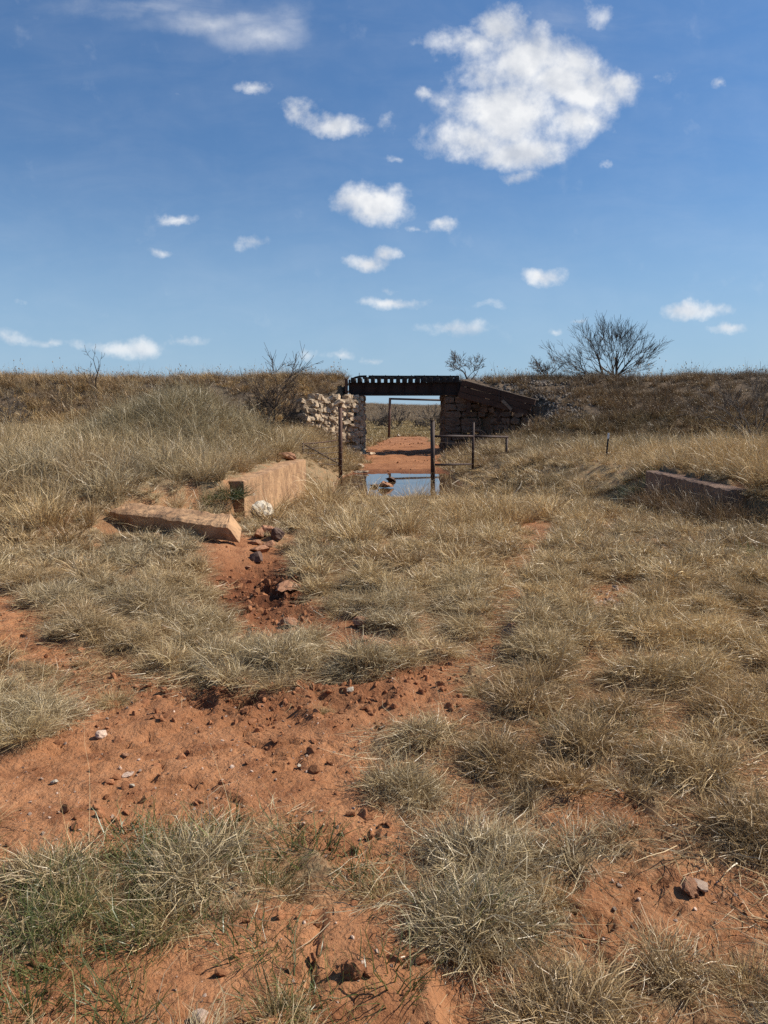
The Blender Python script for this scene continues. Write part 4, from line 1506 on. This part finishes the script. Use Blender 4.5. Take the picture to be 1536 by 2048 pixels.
# ------------------------------------------------------------------ grass
def clump_mesh(name, seed, n, rad, length, width, tilt=(.1, 1.1), curl=.30, droop=.5, seg=4, flat=False, mt=GRASS_I, heads=0.0):
    rg = np.random.default_rng(seed)
    az = rg.uniform(0, 2 * np.pi, n)
    rr = rad * np.sqrt(rg.random(n))
    bx, by = rr * np.cos(az), rr * np.sin(az)
    out = az + rg.normal(0, .9, n)
    tl = tilt[0] + (tilt[1] - tilt[0]) * np.clip(rr / rad * .6 + rg.random(n) * .55, 0, 1.2)
    L = rg.uniform(length[0], length[1], n) * (1 - .25 * rr / rad)
    long_ = rg.random(n) < .06
    L = np.where(long_, L * 1.55, L)
    d = np.stack([np.sin(tl) * np.cos(out), np.sin(tl) * np.sin(out), np.cos(tl)], 1)
    p = np.stack([bx, by, np.full(n, -.015)], 1)
    if flat:
        p[:, 2] = rg.uniform(.004, .03, n)
        d[:, 2] *= .08
        d /= np.linalg.norm(d, axis=1, keepdims=True)
    pts = [p]
    side = np.cross(d, rg.normal(0, 1, (n, 3)))
    side /= np.linalg.norm(side, axis=1, keepdims=True) + 1e-9
    dirs = [d]
    for k in range(seg):
        d = d + rg.normal(0, curl, (n, 3)) * (.5 + k * .35) * (1 if not flat else np.array([1, 1, .1]))
        if not flat:
            d[:, 2] -= droop * (k + .3) / seg * rg.random(n) * 1.2
        d /= np.linalg.norm(d, axis=1, keepdims=True)
        p = p + d * (L / seg)[:, None]
        p[:, 2] = np.maximum(p[:, 2], .006 + .01 * rg.random(n)) if k else p[:, 2]
        pts.append(p)
    W = width * rg.uniform(.6, 1.3, n)
    vs, tt = [], []
    for k in range(seg + 1):
        w = W * (1 - .75 * k / seg) * .5
        vs.append(pts[k] - side * w[:, None])
        vs.append(pts[k] + side * w[:, None])
        tt += [k / seg, k / seg]
    V = np.stack(vs, 1)                       # n, 2*(seg+1), 3
    T = np.repeat(np.array(tt)[None, :], n, 0)
    m = 2 * (seg + 1)
    base = (np.arange(n) * m)[:, None, None]
    q = np.array([[2 * k, 2 * k + 1, 2 * k + 3, 2 * k + 2] for k in range(seg)])[None]
    F = (base + q).reshape(-1, 4)
    val = np.repeat(np.clip(rg.beta(1.6, 1.6, n), 0, 1)[:, None], m, 1)
    val = np.where(long_[:, None], np.clip(val + .25, 0, 1), val)
    Vf = V.reshape(-1, 3)
    if heads > 0:
        # small seed heads: a diamond at some of the tips
        pick = np.where(rg.random(n) < heads)[0]
        hv, hf, hval = [], [], []
        o0 = len(Vf)
        for i in pick:
            c = pts[-1][i]
            h = width * rg.uniform(1.4, 2.6)
            o = o0 + len(hv)
            hv += [c + (0, 0, -h * 1.4), c + (h, 0, 0), c + (-h * .5, h * .87, 0), c + (-h * .5, -h * .87, 0), c + (0, 0, h * 1.6)]
            hf += [(o, o + 2, o + 1, o + 1), (o, o + 3, o + 2, o + 2), (o, o + 1, o + 3, o + 3), (o + 4, o + 1, o + 2, o + 2), (o + 4, o + 2, o + 3, o + 3), (o + 4, o + 3, o + 1, o + 1)]
            hval += [rg.uniform(.3, 1)] * 5
        tri = [f[:3] for f in hf]
    else:
        hv, tri, hval = [], [], []
    me = bpy.data.meshes.new(name)
    allv = np.concatenate([Vf, np.array(hv).reshape(-1, 3)], 0).astype(np.float32)
    me.vertices.add(len(allv))
    me.vertices.foreach_set('co', allv.ravel())
    tri = np.array(tri, np.int32).reshape(-1, 3)
    li = np.concatenate([F.ravel(), tri.ravel()]).astype(np.int32)
    me.loops.add(len(li))
    me.loops.foreach_set('vertex_index', li)
    me.polygons.add(len(F) + len(tri))
    ls = np.concatenate([np.arange(len(F)) * 4, len(F) * 4 + np.arange(len(tri)) * 3]).astype(np.int32)
    me.polygons.foreach_set('loop_start', ls)
    me.update()
    a = me.attributes.new('blade', 'FLOAT_COLOR', 'POINT')
    arr = np.ones((len(allv), 4), np.float32)
    arr[:len(Vf), 0] = val.ravel()
    arr[:len(Vf), 1] = T.ravel()
    if len(hv):
        arr[len(Vf):, 0] = hval
    a.data.foreach_set('color', arr.ravel())
    me.materials.append(mt)
    return me


def variants(tagname, meshes):
    c = bpy.data.collections.new(tagname)
    for i, m in enumerate(meshes):
        o = bpy.data.objects.new('%s_%02d' % (tagname, i), m)
        c.objects.link(o)
    return c


def scatter(name, pts, rot, scl, var, tint, coll, label, mt):
    me = bpy.data.meshes.new(name)
    me.vertices.add(len(pts))
    me.vertices.foreach_set('co', np.asarray(pts, np.float32).ravel())
    for nm, typ, arr, key in (('rot', 'FLOAT_VECTOR', rot, 'vector'), ('scl', 'FLOAT_VECTOR', scl, 'vector'), ('tint', 'FLOAT_COLOR', tint, 'color'), ('var', 'INT', var, 'value')):
        a = me.attributes.new(nm, typ, 'POINT')
        a.data.foreach_set(key, np.asarray(arr, np.int32 if typ == 'INT' else np.float32).ravel())
    me.materials.append(mt)
    o = link(name, me)
    g = bpy.data.node_groups.new(name, 'GeometryNodeTree')
    g.interface.new_socket('Geometry', in_out='INPUT', socket_type='NodeSocketGeometry')
    g.interface.new_socket('Geometry', in_out='OUTPUT', socket_type='NodeSocketGeometry')
    gi, go = g.nodes.new('NodeGroupInput'), g.nodes.new('NodeGroupOutput')
    ip = g.nodes.new('GeometryNodeInstanceOnPoints')
    ci = g.nodes.new('GeometryNodeCollectionInfo')
    ci.inputs['Collection'].default_value = coll
    ci.inputs['Separate Children'].default_value = True
    ci.inputs['Reset Children'].default_value = True
    ip.inputs['Pick Instance'].default_value = True
    def na(nm, typ):
        n = g.nodes.new('GeometryNodeInputNamedAttribute')
        n.data_type = typ
        n.inputs['Name'].default_value = nm
        return n.outputs[0]
    g.links.new(gi.outputs[0], ip.inputs['Points'])
    g.links.new(ci.outputs[0], ip.inputs['Instance'])
    g.links.new(na('var', 'INT'), ip.inputs['Instance Index'])
    e = g.nodes.new('FunctionNodeEulerToRotation')
    g.links.new(na('rot', 'FLOAT_VECTOR'), e.inputs[0])
    g.links.new(e.outputs[0], ip.inputs['Rotation'])
    g.links.new(na('scl', 'FLOAT_VECTOR'), ip.inputs['Scale'])
    g.links.new(ip.outputs[0], go.inputs[0])
    md = o.modifiers.new('scatter', 'NODES')
    md.node_group = g
    return tag(o, label, kind='stuff')


def candidates(y0, y1, spacing, rng, k=.62, pad=1.2, growth=0.0):
    """jittered points over the wedge the camera can see, plus a margin"""
    out = []
    y = y0
    while y < y1:
        s = spacing * (1 + growth * (y - y0))
        w = pad + k * y
        xs = np.arange(-w, w, s)
        out.append(np.stack([xs + rng.uniform(-.5, .5, len(xs)) * s, y + rng.uniform(-.5, .5, len(xs)) * s], 1))
        y += s
    return np.concatenate(out)


def tints(x, y, rng):
    n1 = fbm(x, y, 2.4, 3, 91)[:, None]
    n2 = fbm(x, y, .8, 3, 97)[:, None]
    gold, grey, brown = np.array([1.16, 1.01, .77]), np.array([.90, .86, .785]), np.array([.74, .57, .39])
    t = np.ones((len(x), 3)) * np.array([1.05, .945, .77])
    t = t + (gold - t) * np.clip(n1 * 1.4, 0, 1) + (grey - t) * np.clip(-n1 * 1.6, 0, 1)
    t = t + (brown - t) * np.clip(n2 * 1.5 - .1, 0, .8)
    return t * rng.uniform(.74, 1.2, (len(x), 1))


def pack(t):
    return np.concatenate([t, np.ones((len(t), 1))], 1)


def in_solid(x, y):
    """footprints of the walls, slab, abutments and pool"""
    b = (x > XL - 1.0) & (x < XL + .1) & (y > YB - .1) & (y < YB + 3.4)
    b |= (x > XR - .1) & (x < XR + 2.4) & (y > YB - .1) & (y < YB + 3.4)
    lx = -2.28 + (y - 12.45) / 5.05 * .5
    b |= (y > 12.4) & (y < 17.55) & (x < lx + .04) & (x > lx - .46)
    rx = 5.22 - (y - 9.2) / 5.8 * .1
    b |= (y > 11.4) & (y < 15.05) & (x < rx + .40) & (x > rx - .04)
    sy = 10.9 + (x + 3.75) / 1.9 * -1.15
    b |= (x > -3.8) & (x < -1.75) & (abs(y - sy) < .26)
    b |= (y > 44.9) & (y < 48.3) & (x > XL) & (x < XR)
    return b


def low_spots(x, y):
    """where the grass is kept short: round the slab, the boulder, the pool and the posts"""
    f = np.ones(x.shape)
    sy = 10.5 + (x + 3.6) / 1.76 * -.9
    f *= 1 - .72 * ((x > -3.75) & (x < -1.5) & (y < sy) & (y > sy - 1.1))
    f *= 1 - .75 * np.exp(-((x + 1.65) / .38) ** 4 - ((y - 9.9) / .9) ** 4)
    f *= 1 - .5 * np.exp(-((x - .1) / 1.2) ** 4 - ((y - 21.5) / 2.2) ** 4)
    f *= 1 - .70 * np.exp(-((x - 6.2) / 1.3) ** 4 - ((y - 20.5) / 4.0) ** 4)
    f *= 1 - .70 * ((x > 4.35) & (x < 5.25) & (y > 13.3) & (y < 15.3))
    f *= 1 - .50 * np.exp(-((x - 3.7) / 1.6) ** 4 - ((y - 27.5) / 3.2) ** 4)
    f *= 1 - .75 * np.exp(-((x + 2.6) / 1.3) ** 4 - ((y - 26.5) / 3.4) ** 4)
    return f


def grass_layer(name, label, y0, y1, spacing, coll, nvar, rng, mt, s0=(.7, 1.25), sy=None, thr=.0, pw=1.0, growth=0.0, mask=None, tintf=None, tiltmax=.18, k=.62, hmul=None, hump=0.0, low=True):
    c = candidates(y0, y1, spacing, rng, k, growth=growth)
    x, y = c[:, 0], c[:, 1]
    d = grass_density(x, y)
    keep = (rng.random(len(x)) < np.clip(d - thr, 0, 1) ** pw) & ~in_solid(x, y)
    if mask is not None:
        keep &= rng.random(len(x)) < mask(x, y)
    x, y, d = x[keep], y[keep], d[keep]
    z = terrain(x, y)
    hm, az = hummock(x, y)
    hk = np.where(y < 40, .36 + 1.12 * hm * hump + .60 * (1 - hump), 1.0)
    s = rng.uniform(*s0, len(x)) * (.55 + .45 * d) * (1 + .35 * fbm(x, y, 1.1, 3, 101)) * hk
    lf = low_spots(x, y) if low else np.ones(x.shape)
    if hump > .8:
        s = np.minimum(s, 1.22 + .12 * rng.random(len(x)))
    s = s * (.45 + .55 * lf)
    h = s * rng.uniform(.8, 1.2, len(x)) * (.6 + .4 * lf)
    if hmul is not None:
        h = h * hmul(x, y)
    rot = np.stack([rng.uniform(-tiltmax, tiltmax, len(x)), rng.uniform(-tiltmax, tiltmax, len(x)), rng.uniform(0, 6.283, len(x))], 1)
    if hump > 0:
        rot[:, 1] += .75 * (1 - hm) * hump
        rot[:, 2] = az + rng.normal(0, .5, len(x))
    t = (tintf or tints)(x, y, rng)
    return scatter(name, np.stack([x, y, z], 1), rot, np.stack([s, s, h], 1), rng.integers(0, nvar, len(x)), pack(t), coll, label, mt)


# foreground clumps
NEAR = variants('near_clump', [clump_mesh('near_clump', 400 + i, 300, .085, (.09, .235), .0031, (.15, 1.3), .28, .55, 5) for i in range(9)])
NEARB = variants('near_litter', [clump_mesh('near_litter', 430 + i, 42, .17, (.04, .20), .0028, (1.2, 1.6), .22, .1, 3, True) for i in range(6)])
MID = variants('mid_clump', [clump_mesh('mid_clump', 450 + i, 170, .115, (.09, .27), .0062, (.15, 1.25), .30, .55, 4) for i in range(8)])
LONG = variants('long_clump', [clump_mesh('long_clump', 470 + i, 150, .15, (.35, .90), .0078, (.05, .75), .13, .55, 6, heads=0) for i in range(7)])
FAR = variants('far_clump', [clump_mesh('far_clump', 490 + i, 85, .22, (.20, .55), .017, (.1, 1.0), .22, .4, 4) for i in range(7)])
WEED = variants('weed_clump', [clump_mesh('weed_clump', 510 + i, 70, .20, (.25, .75), .014, (.05, .75), .22, .12, 4, mt=WEED_I, heads=.03) for i in range(7)])
STALK = variants('stalk_clump', [clump_mesh('stalk_clump', 530 + i, 13, .16, (.45, .95), .016, (.02, .35), .10, .05, 4, mt=WEED_I, heads=.3) for i in range(6)])
PLAIN = variants('plain_clump', [clump_mesh('plain_clump', 550 + i, 36, .40, (.15, .42), .05, (.1, 1.1), .2, .3, 3) for i in range(5)])
GRN = variants('green_tuft', [clump_mesh('green_tuft', 570 + i, 60, .07, (.06, .17), .0034, (.1, .9), .22, .3, 4, mt=GREEN_I) for i in range(4)])
STEM = variants('long_stem', [clump_mesh('long_stem', 590 + i, 8, .05, (.30, .60), .0026, (.05, .85), .07, .30, 6) for i in range(6)])

r1 = np.random.default_rng(1001)
grass_layer('dry_grass', 'straw coloured matted bunch grass covering the foreground', 1.15, 7.2, .095, NEAR, 9, r1, GRASS_I, (.75, 1.3), thr=.16, hump=1.0, mask=lambda x, y: (.10 + .90 * ss(.10, .42, hummock(x, y)[0])) * (.62 + .38 * np.maximum(ss(2.0, 3.4, y), ss(.15, .5, x))), hmul=lambda x, y: .82 + .18 * np.maximum(ss(2.0, 3.2, y), ss(.2, .6, x)))
grass_layer('grass_litter', 'short broken dry stalks lying over the red dirt', 1.0, 9.0, .095, NEARB, 6, r1, GRASS_I, (.7, 1.3), pw=.45, mask=lambda x, y: .45 + .55 * ss(2.2, 4, y))
grass_layer('grass_stems', 'tall loose pale stems rising out of the near grass', 1.2, 11.0, .30, STEM, 6, r1, GRASS_I, (.45, .9), thr=.15, tiltmax=.35, tintf=lambda x, y, r: np.ones((len(x), 3)) * np.array([1.15, 1.05, .85]) * r.uniform(.8, 1.1, (len(x), 1)))
grass_layer('meadow_grass', 'straw coloured matted grass over the middle ground', 6.8, 23.5, .150, MID, 8, r1, GRASS_I, (.74, 1.26), thr=.14, growth=.03, hump=.85, mask=lambda x, y: .12 + .88 * ss(.10, .42, hummock(x, y)[0]),
            hmul=lambda x, y: 1 - .45 * ((x > -1.2) & (x < 3.8) & (y > 15)) + .7 * np.exp(-((x + 1.55) / .45) ** 2 - ((y - 15.2) / 2.2) ** 4))


def tall_zone(x, y):
    m = .95 * np.exp(-((x + 5.0) / 2.6) ** 4 - ((y - 18.8) / 4.0) ** 4)
    m = np.maximum(m, .85 * ss(-2.25, -2.7, x) * ss(11.3, 12.5, y) * (1 - .8 * np.exp(-((x + 8.3) / .9) ** 2 - ((y - 18.5) / 4.5) ** 4)))
    m = m * (1 - .85 * np.exp(-((x - 7.3) / .9) ** 4 - ((y - 22.5) / 3.2) ** 4))
    m = np.maximum(m, .95 * ss(5.3, 5.9, x) * ss(9.5, 10.5, y) * ss(27, 22, y) * ss(.30, .36, x / y))
    m = np.maximum(m, .25 * ss(3.4, 5.0, x) * ss(15.5, 19, y))
    m = np.maximum(m, .32 * ss(.2, 2.0, fbm(x, y, 2.0, 3, 111) * 4) * ss(8, 10, y))
    return np.clip(m, 0, 1)


def tall_tint(x, y, r):
    t = tints(x, y, r)
    grey = np.exp(-((x + 4.9) / 2.4) ** 4 - ((y - 18.5) / 3.6) ** 4)[:, None]
    t = t + (np.array([.70, .68, .60]) * r.uniform(.8, 1.15, (len(x), 1)) - t) * grey
    gold = (ss(5.2, 6, x) * ss(27, 20, y))[:, None]
    t = t + (np.array([1.12, .93, .66]) * r.uniform(.85, 1.1, (len(x), 1)) - t) * gold * .8
    return t


grass_layer('tall_grass', 'tall pale grass over the mound and the banks behind the walls', 9.0, 36.0, .26, LONG, 7, r1, GRASS_I, (.7, 1.2), mask=tall_zone, growth=.025, tintf=tall_tint)
grass_layer('bank_grass', 'tan clumped grass between the pool and the railway bank', 22.0, 41.5, .33, FAR, 7, r1, GRASS_I, (.75, 1.3), thr=.05, hump=.5, hmul=lambda x, y: 1 - .5 * ((x > -4.2) & (x < 5.2) & (y < 32)), mask=lambda x, y: 1 - .5 * ((x > -3.4) & (x < 0) & (y < 30.5)), tintf=lambda x, y, r: tints(x, y, r) * (np.array([.86, .82, .76]) * (1 - .42 * ss(3, 6, x) * ss(25, 30, y))[:, None]))


def emb_mask(x, y):
    sc = np.exp(-((x - 8.6) / 2.3) ** 4 - ((y - 44.0) / 2.6) ** 4)
    return (1 - .5 * sc) * ss(37, 40, y) * (.35 + .65 * ss(-.5, .35, fbm(x, y, 1.6, 3, 121)))


def emb_tint(x, y, r):
    t = tints(x, y, r)
    warm = ss(1, -2, x)[:, None]
    return t * (np.array([.95, .85, .76]) + warm * np.array([.42, .38, .30]))


grass_layer('embankment_weeds', 'brown dead weeds over the slopes of the railway bank', 37.0, 52.0, .40, WEED, 7, r1, WEED_I, (.6, 1.15), mask=emb_mask, tintf=emb_tint, k=.64)
grass_layer('embankment_grass', 'dull tufts of dry grass scattered over the railway bank', 37.5, 52.0, .62, FAR, 7, r1, GRASS_I, (.7, 1.15), mask=lambda x, y: emb_mask(x, y) * .8, tintf=lambda x, y, r: tints(x, y, r) * (np.array([.50, .44, .37]) + ss(1, -3, x)[:, None] * np.array([.56, .50, .36])), k=.64)
grass_layer('crest_stalks', 'upright dead weed stalks along the crest of the bank', 45.8, 49.0, .55, STALK, 6, r1, WEED_I, (.55, 1.1), mask=lambda x, y: .25 + .75 * ss(-.1, .4, fbm(x, y, 5, 3, 131)) * (ss(9, 15, x) + ss(-1.5, -3, x)), tintf=lambda x, y, r: np.ones((len(x), 3)) * r.uniform(1.0, 1.6, (len(x), 1)), k=.64)


grass_layer('wall_stems', 'brown upright grass stems standing against the shaded right hand wall', 10.8, 15.0, .115, LONG, 7, r1, GRASS_I, (.55, .85), mask=lambda x, y: (ss(4.55, 4.85, x) * ss(5.4, 5.2, x) * .9), tintf=lambda x, y, r: np.ones((len(x), 3)) * np.array([.42, .32, .24]) * r.uniform(.6, 1.3, (len(x), 1)), low=False)  # brown tint deepened to paint in the shade along the wall


grass_layer('crest_grass', 'pale tufts of grass standing along the left part of the crest', 40.0, 47.6, .62, LONG, 7, r1, GRASS_I, (.7, 1.3), mask=lambda x, y: ss(-1.8, -3.5, x) * ss(-.15, .3, fbm(x, y, 2.6, 3, 171)) * (.35 + .65 * ss(44, 46, y)), tintf=lambda x, y, r: tints(x, y, r) * np.array([.95, .9, .85]), k=.64)


def plain_pts(name, label, y0, y1, n, coll, nvar, rng, mt, sc, tint):
    y = np.exp(rng.uniform(math.log(y0), math.log(y1), n))
    x = (rng.uniform(-.055, .11, n)) * y
    d = grass_density(x, y)
    ok = rng.random(n) < d
    x, y = x[ok], y[ok]
    z = terrain(x, y)
    s = rng.uniform(*sc, len(x)) * (1 + (y / 250))
    rot = np.stack([x * 0, x * 0, rng.uniform(0, 6.28, len(x))], 1)
    t = np.ones((len(x), 3)) * np.array(tint) * rng.uniform(.7, 1.25, (len(x), 1))
    return scatter(name, np.stack([x, y, z], 1), rot, np.stack([s, s, s], 1), rng.integers(0, nvar, len(x)), pack(t), coll, label, mt)


plain_pts('plain_grass', 'short greenish tan grass of the field beyond the bridge', 52, 190, 5200, PLAIN, 5, r1, GRASS_I, (.35, .8), (.70, .60, .40))
plain_pts('hillside_brush', 'brown brush covering the low hill on the horizon', 150, 420, 5200, WEED, 7, r1, WEED_I, (.5, 1.1), (1.35, 1.2, 1.05))

# green shoots among the near tussocks
gp, gr = [], random.Random(3)
for (u, v, n) in ((300, 1712, 14), (330, 1740, 10), (548, 1690, 12), (165, 1790, 16), (110, 1880, 12), (60, 2000, 8), (575, 2010, 9), (610, 1995, 4), (200, 1880, 8), (400, 1880, 6), (1190, 1480, 6), (430, 1012, 10), (1292, 990, 26), (1490, 1120, 10), (700, 1730, 5), (1000, 1860, 4), (20, 1760, 8)):
    g = ground_at(u, v)
    sp_ = .10 + .01 * g.y
    for _ in range(max(3, int(n * .6))):
        x, y = g.x + gr.gauss(0, sp_), g.y + gr.gauss(0, sp_ * .8)
        gp.append((x, y, tz(x, y)))
gp = np.array(gp)
gs = np.random.default_rng(8).uniform(.7, 1.3, len(gp)) * (1 + gp[:, 1] * .06)
scatter('green_shoots', gp, np.stack([gs * 0, gs * 0, gs * 9], 1), np.stack([gs, gs, gs], 1), np.random.default_rng(9).integers(0, 4, len(gp)), pack(np.ones((len(gp), 3))), GRN, 'green shoots of new grass among the dry tussocks', GREEN_I)

# the tussocks that stand out one by one
TUS = [clump_mesh('tussock', 600 + i, 620, .10, (.16, .34), .0031, (.12, 1.35), .26, .6, 5, mt=GRASS_O) for i in range(5)]
TLIST = [  # centre of the foot in the photo, width in px
    (640, 1325, 150, 'round dry grass tussock on the dirt at the lower end of the gully'),
    (800, 1335, 130, 'compact dry grass tussock right of the gully, edged by red dirt'),
    (690, 1232, 150, 'grey bushy tussock with long pale stems on the right bank of the gully'),
    (40, 1490, 190, 'large drooping tussock on the bare dirt at the left edge'),
    (835, 1580, 145, 'dark based tussock at the right rim of the bare dirt'),
    (890, 1695, 135, 'leaning tussock below the dark based one beside the sandy dirt'),
    (770, 1785, 190, 'low sprawling tussock above the bottom hollow of dirt'),
    (925, 1890, 205, 'big dark hearted tussock right of the bottom hollow of dirt'),
    (560, 2030, 170, 'tussock with green blades at the bottom edge in front of the hollow'),
    (330, 1840, 230, 'widest tussock of the grass row across the lower left'),
    (560, 1770, 190, 'tall tussock at the right end of the grass row across the lower left'),
    (160, 1830, 200, 'grey green tussock in the middle of the grass row at lower left'),
    (1050, 1310, 130, 'tussock with a dark shaded left side next to the pointed rock by the path'),
    (640, 1420, 75, 'tiny tussock alone in the churned dirt at the centre'),
    (960, 1395, 120, 'tussock at the left rim of the right hand grass, beside the dirt'),
    (225, 1400, 120, 'ragged tussock at the upper left rim of the bare dirt'),
    (1190, 2000, 240, 'large grey tussock at the bottom edge, right of centre'),
    (1500, 1960, 210, 'tussock in shade at the bottom right corner'),
    (90, 1340, 90, 'small dark tussock on the dirt patch at the left'),
    (1100, 1790, 170, 'pale upright tussock left of the sparse patch at lower right'),
]
tr = random.Random(12)
for k, (u, v, wpx, lab) in enumerate(TLIST):
    g = ground_at(u, v)
    wm = wpx / FPX * math.hypot(g.y, CAM_Z)
    s = wm / .60
    o = link('grass_tussock', TUS[k % 5], None, None, (g.x, g.y, g.z - .01), (tr.uniform(-.1, .1), tr.uniform(-.1, .1), tr.uniform(0, 6.28)), (s, s, s * tr.uniform(.85, 1.1)))
    c = tr.uniform(.82, 1.05)
    o.color = (c, c * .90, c * .70, 1)
    tag(o, lab, 'grass tussock', 'bunch grass tussocks on the dirt')

GREEN_O = blade_material('dark_green_shrub', False, [(0.0, (.03, .045, .016)), (.6, (.06, .08, .028)), (1.0, (.13, .13, .05))])
g = ground_at(1296, 1000)
o = link('green_shrub', clump_mesh('green_shrub', 640, 700, .22, (.25, .55), .007, (.05, 1.0), .25, .3, 5, mt=GREEN_O), None, None, (g.x, g.y, g.z - .02), (0, 0, .4), (1.5, 1.5, 1.15))
tag(o, 'dark green low shrub at the far end of the shaded right hand wall', 'shrub')
g = ground_at(455, 1002)
o = link('green_shrub', clump_mesh('green_shrub', 641, 420, .2, (.2, .5), .006, (.05, 1.0), .25, .4, 5, mt=GREEN_O), None, None, (g.x, g.y, g.z - .02), (0, 0, 1.4), (1.3, 1.3, 1.0))
tag(o, 'dark green leafy weeds in the shade at the near end of the sunlit wall', 'shrub')

# ------------------------------------------------------------------ gravel, clods, ballast
CL = variants('clod', [with_mat(RCK[i], CLOD) for i in range(6)])
PB = variants('pebble', [with_mat(RCK[i], PEBBLE) for i in range(6)])
BA = variants('ballast', [with_mat(BLK[i], BALLAST) for i in range(6)])


def bare_scatter(name, label, y0, y1, spacing, coll, mt, size, rng, power, growth=.1, clump=None):
    c = candidates(y0, y1, spacing, rng, .58, .6, growth)
    x, y = c[:, 0], c[:, 1]
    b = 1 - grass_density(x, y)
    if clump is not None:
        b = b * clump(x, y)
    keep = rng.random(len(x)) < b * .9
    keep &= ~((terrain(x, y) < WATER_Z + .01) & (y > 22) & (y < 34))
    x, y = x[keep], y[keep]
    s = size[0] + (size[1] - size[0]) * rng.random(len(x)) ** power
    z = terrain(x, y) + s * .10
    rot = rng.uniform(0, 6.28, (len(x), 3)) * np.array([.15, .15, 1])
    sc = np.stack([s, s * rng.uniform(.6, 1, len(x)), s * rng.uniform(.5, .9, len(x))], 1)
    return scatter(name, np.stack([x, y, z], 1), rot, sc, rng.integers(0, 6, len(x)), pack(np.ones((len(x), 3))), coll, label, mt)


r2 = np.random.default_rng(77)
bare_scatter('dirt_crumbs', 'loose crumbs and clods of red dirt on the bare soil', 1.1, 12, .017, CL, CLOD, (.005, .06), r2, 9, .3, lambda x, y: .15 + .85 * np.maximum(ss(-.1, .5, fbm(x, y, .5, 3, 141)), np.exp(-((x + 1.15) / .7) ** 2 - ((y - 7.3) / 1.6) ** 2)))
bare_scatter('gravel', 'fine mixed gravel strewn over the bare soil', 1.1, 12, .024, PB, PEBBLE, (.004, .026), r2, 6, .3, lambda x, y: .3 + .7 * ss(0, .5, fbm(x, y, .7, 3, 151)) * ss(2.4, 2.9, y))
bare_scatter('floor_stones', 'scattered clods and stones on the red floor under the bridge', 31.5, 75, .22, CL, CLOD, (.02, .22), r2, 9, .0, lambda x, y: .8 * ss(-.3, .4, fbm(x, y, 2.0, 3, 181)) + 0 * x)
def clod_patch(name, label, cx, cy, sx_, sy_, n, lo, hi, power):
    x, y = r2.normal(cx, sx_, n), r2.normal(cy, sy_, n)
    k = r2.random(n) < 1 - grass_density(x, y) * .8
    x, y = x[k], y[k]
    s_ = lo + (hi - lo) * r2.random(len(x)) ** power
    sc = np.stack([s_, s_ * r2.uniform(.6, 1, len(x)), s_ * r2.uniform(.5, .9, len(x))], 1)
    scatter(name, np.stack([x, y, terrain(x, y) + s_ * .02], 1), r2.uniform(0, 6.28, (len(x), 3)), sc, r2.integers(0, 6, len(x)), pack(np.ones((len(x), 3))), CL, label, CLOD)


clod_patch('gully_clods', 'broken clods of dark red mud filling the gully', -1.12, 7.3, .42, 1.2, 1300, .010, .105, 4.0)
clod_patch('churned_clods', 'clods of churned red mud across the bare strip', -.55, 4.4, .75, .30, 1100, .008, .07, 3.0)
# grey ballast spilled down the bank right of the timbers
n = 2600
x = r2.normal(8.9, 1.6, n)
y = r2.uniform(40.6, 47.0, n)
keep = (x > 5.4) & (r2.random(n) < .25 + .75 * ss(-.3, .3, fbm(x, y, 1.0, 3, 161)))
x, y = x[keep], y[keep]
s = r2.uniform(.05, .17, len(x))
scatter('ballast_gravel', np.stack([x, y, terrain(x, y) + s * .2], 1), r2.uniform(0, 6.28, (len(x), 3)), np.stack([s, s * .8, s * .7], 1), r2.integers(0, 6, len(x)), pack(np.ones((len(x), 3))), BA, 'grey ballast stones spilled down the bank right of the timber wall', BALLAST)

# rubble chips under the left abutment and in the little patch on the right
n = 260
a, b = r2.random(n), r2.random(n)
x = -1.6 - 2.6 * a + r2.normal(0, .25, n)
y = 44.6 - 2.6 * a - 1.4 * b
s = r2.uniform(.06, .24, n)
LSC = variants('chip', [with_mat(BLK[i], STONE_LEFT) for i in range(6)])
scatter('rubble_chips', np.stack([x, y, terrain(x, y) + s * .15], 1), r2.uniform(0, 6.28, (n, 3)), np.stack([s, s * .8, s * .6], 1), r2.integers(0, 6, n), pack(np.ones((n, 3))), LSC, 'tan stone chips fallen at the foot of the left abutment', STONE_LEFT)
g = ground_at(1215, 1205)
n = 90
x = g.x + r2.normal(0, .20, n)
y = g.y + r2.normal(0, .16, n)
s = r2.uniform(.02, .065, n)
scatter('rubble_patch', np.stack([x, y, terrain(x, y) + s * .2], 1), r2.uniform(0, 6.28, (n, 3)) * np.array([.2, .2, 1]), np.stack([s, s * .7, s * .5], 1), r2.integers(0, 6, n), pack(np.ones((n, 3))), PB, 'chips of pale rock in a small patch among the grass', PEBBLE)

# bleached sticks by the pool
for (pts, lab) in ((((884, 980), (900, 971), (914, 962), (922, 958)), 'bleached forked stick on the grass right of the pool'), (((960, 972), (985, 966), (996, 960)), 'thin pale stick lying in the grass right of the forked stick'), (((1028, 988), (1040, 974), (1044, 962)), 'pale stick standing slanted in the grass, right of the other sticks')):
    P_ = []
    g = ground_at(*pts[0])
    for k, (u, v) in enumerate(pts):
        P_.append(at(u, v, max(g.y + .25 * k, 14)))
    tag(link('stick', MB().tube(P_, [.022, .02, .016, .010][:len(P_)], 5).mesh('stick', True), STICK), lab, 'stick', 'bleached sticks by the pool')
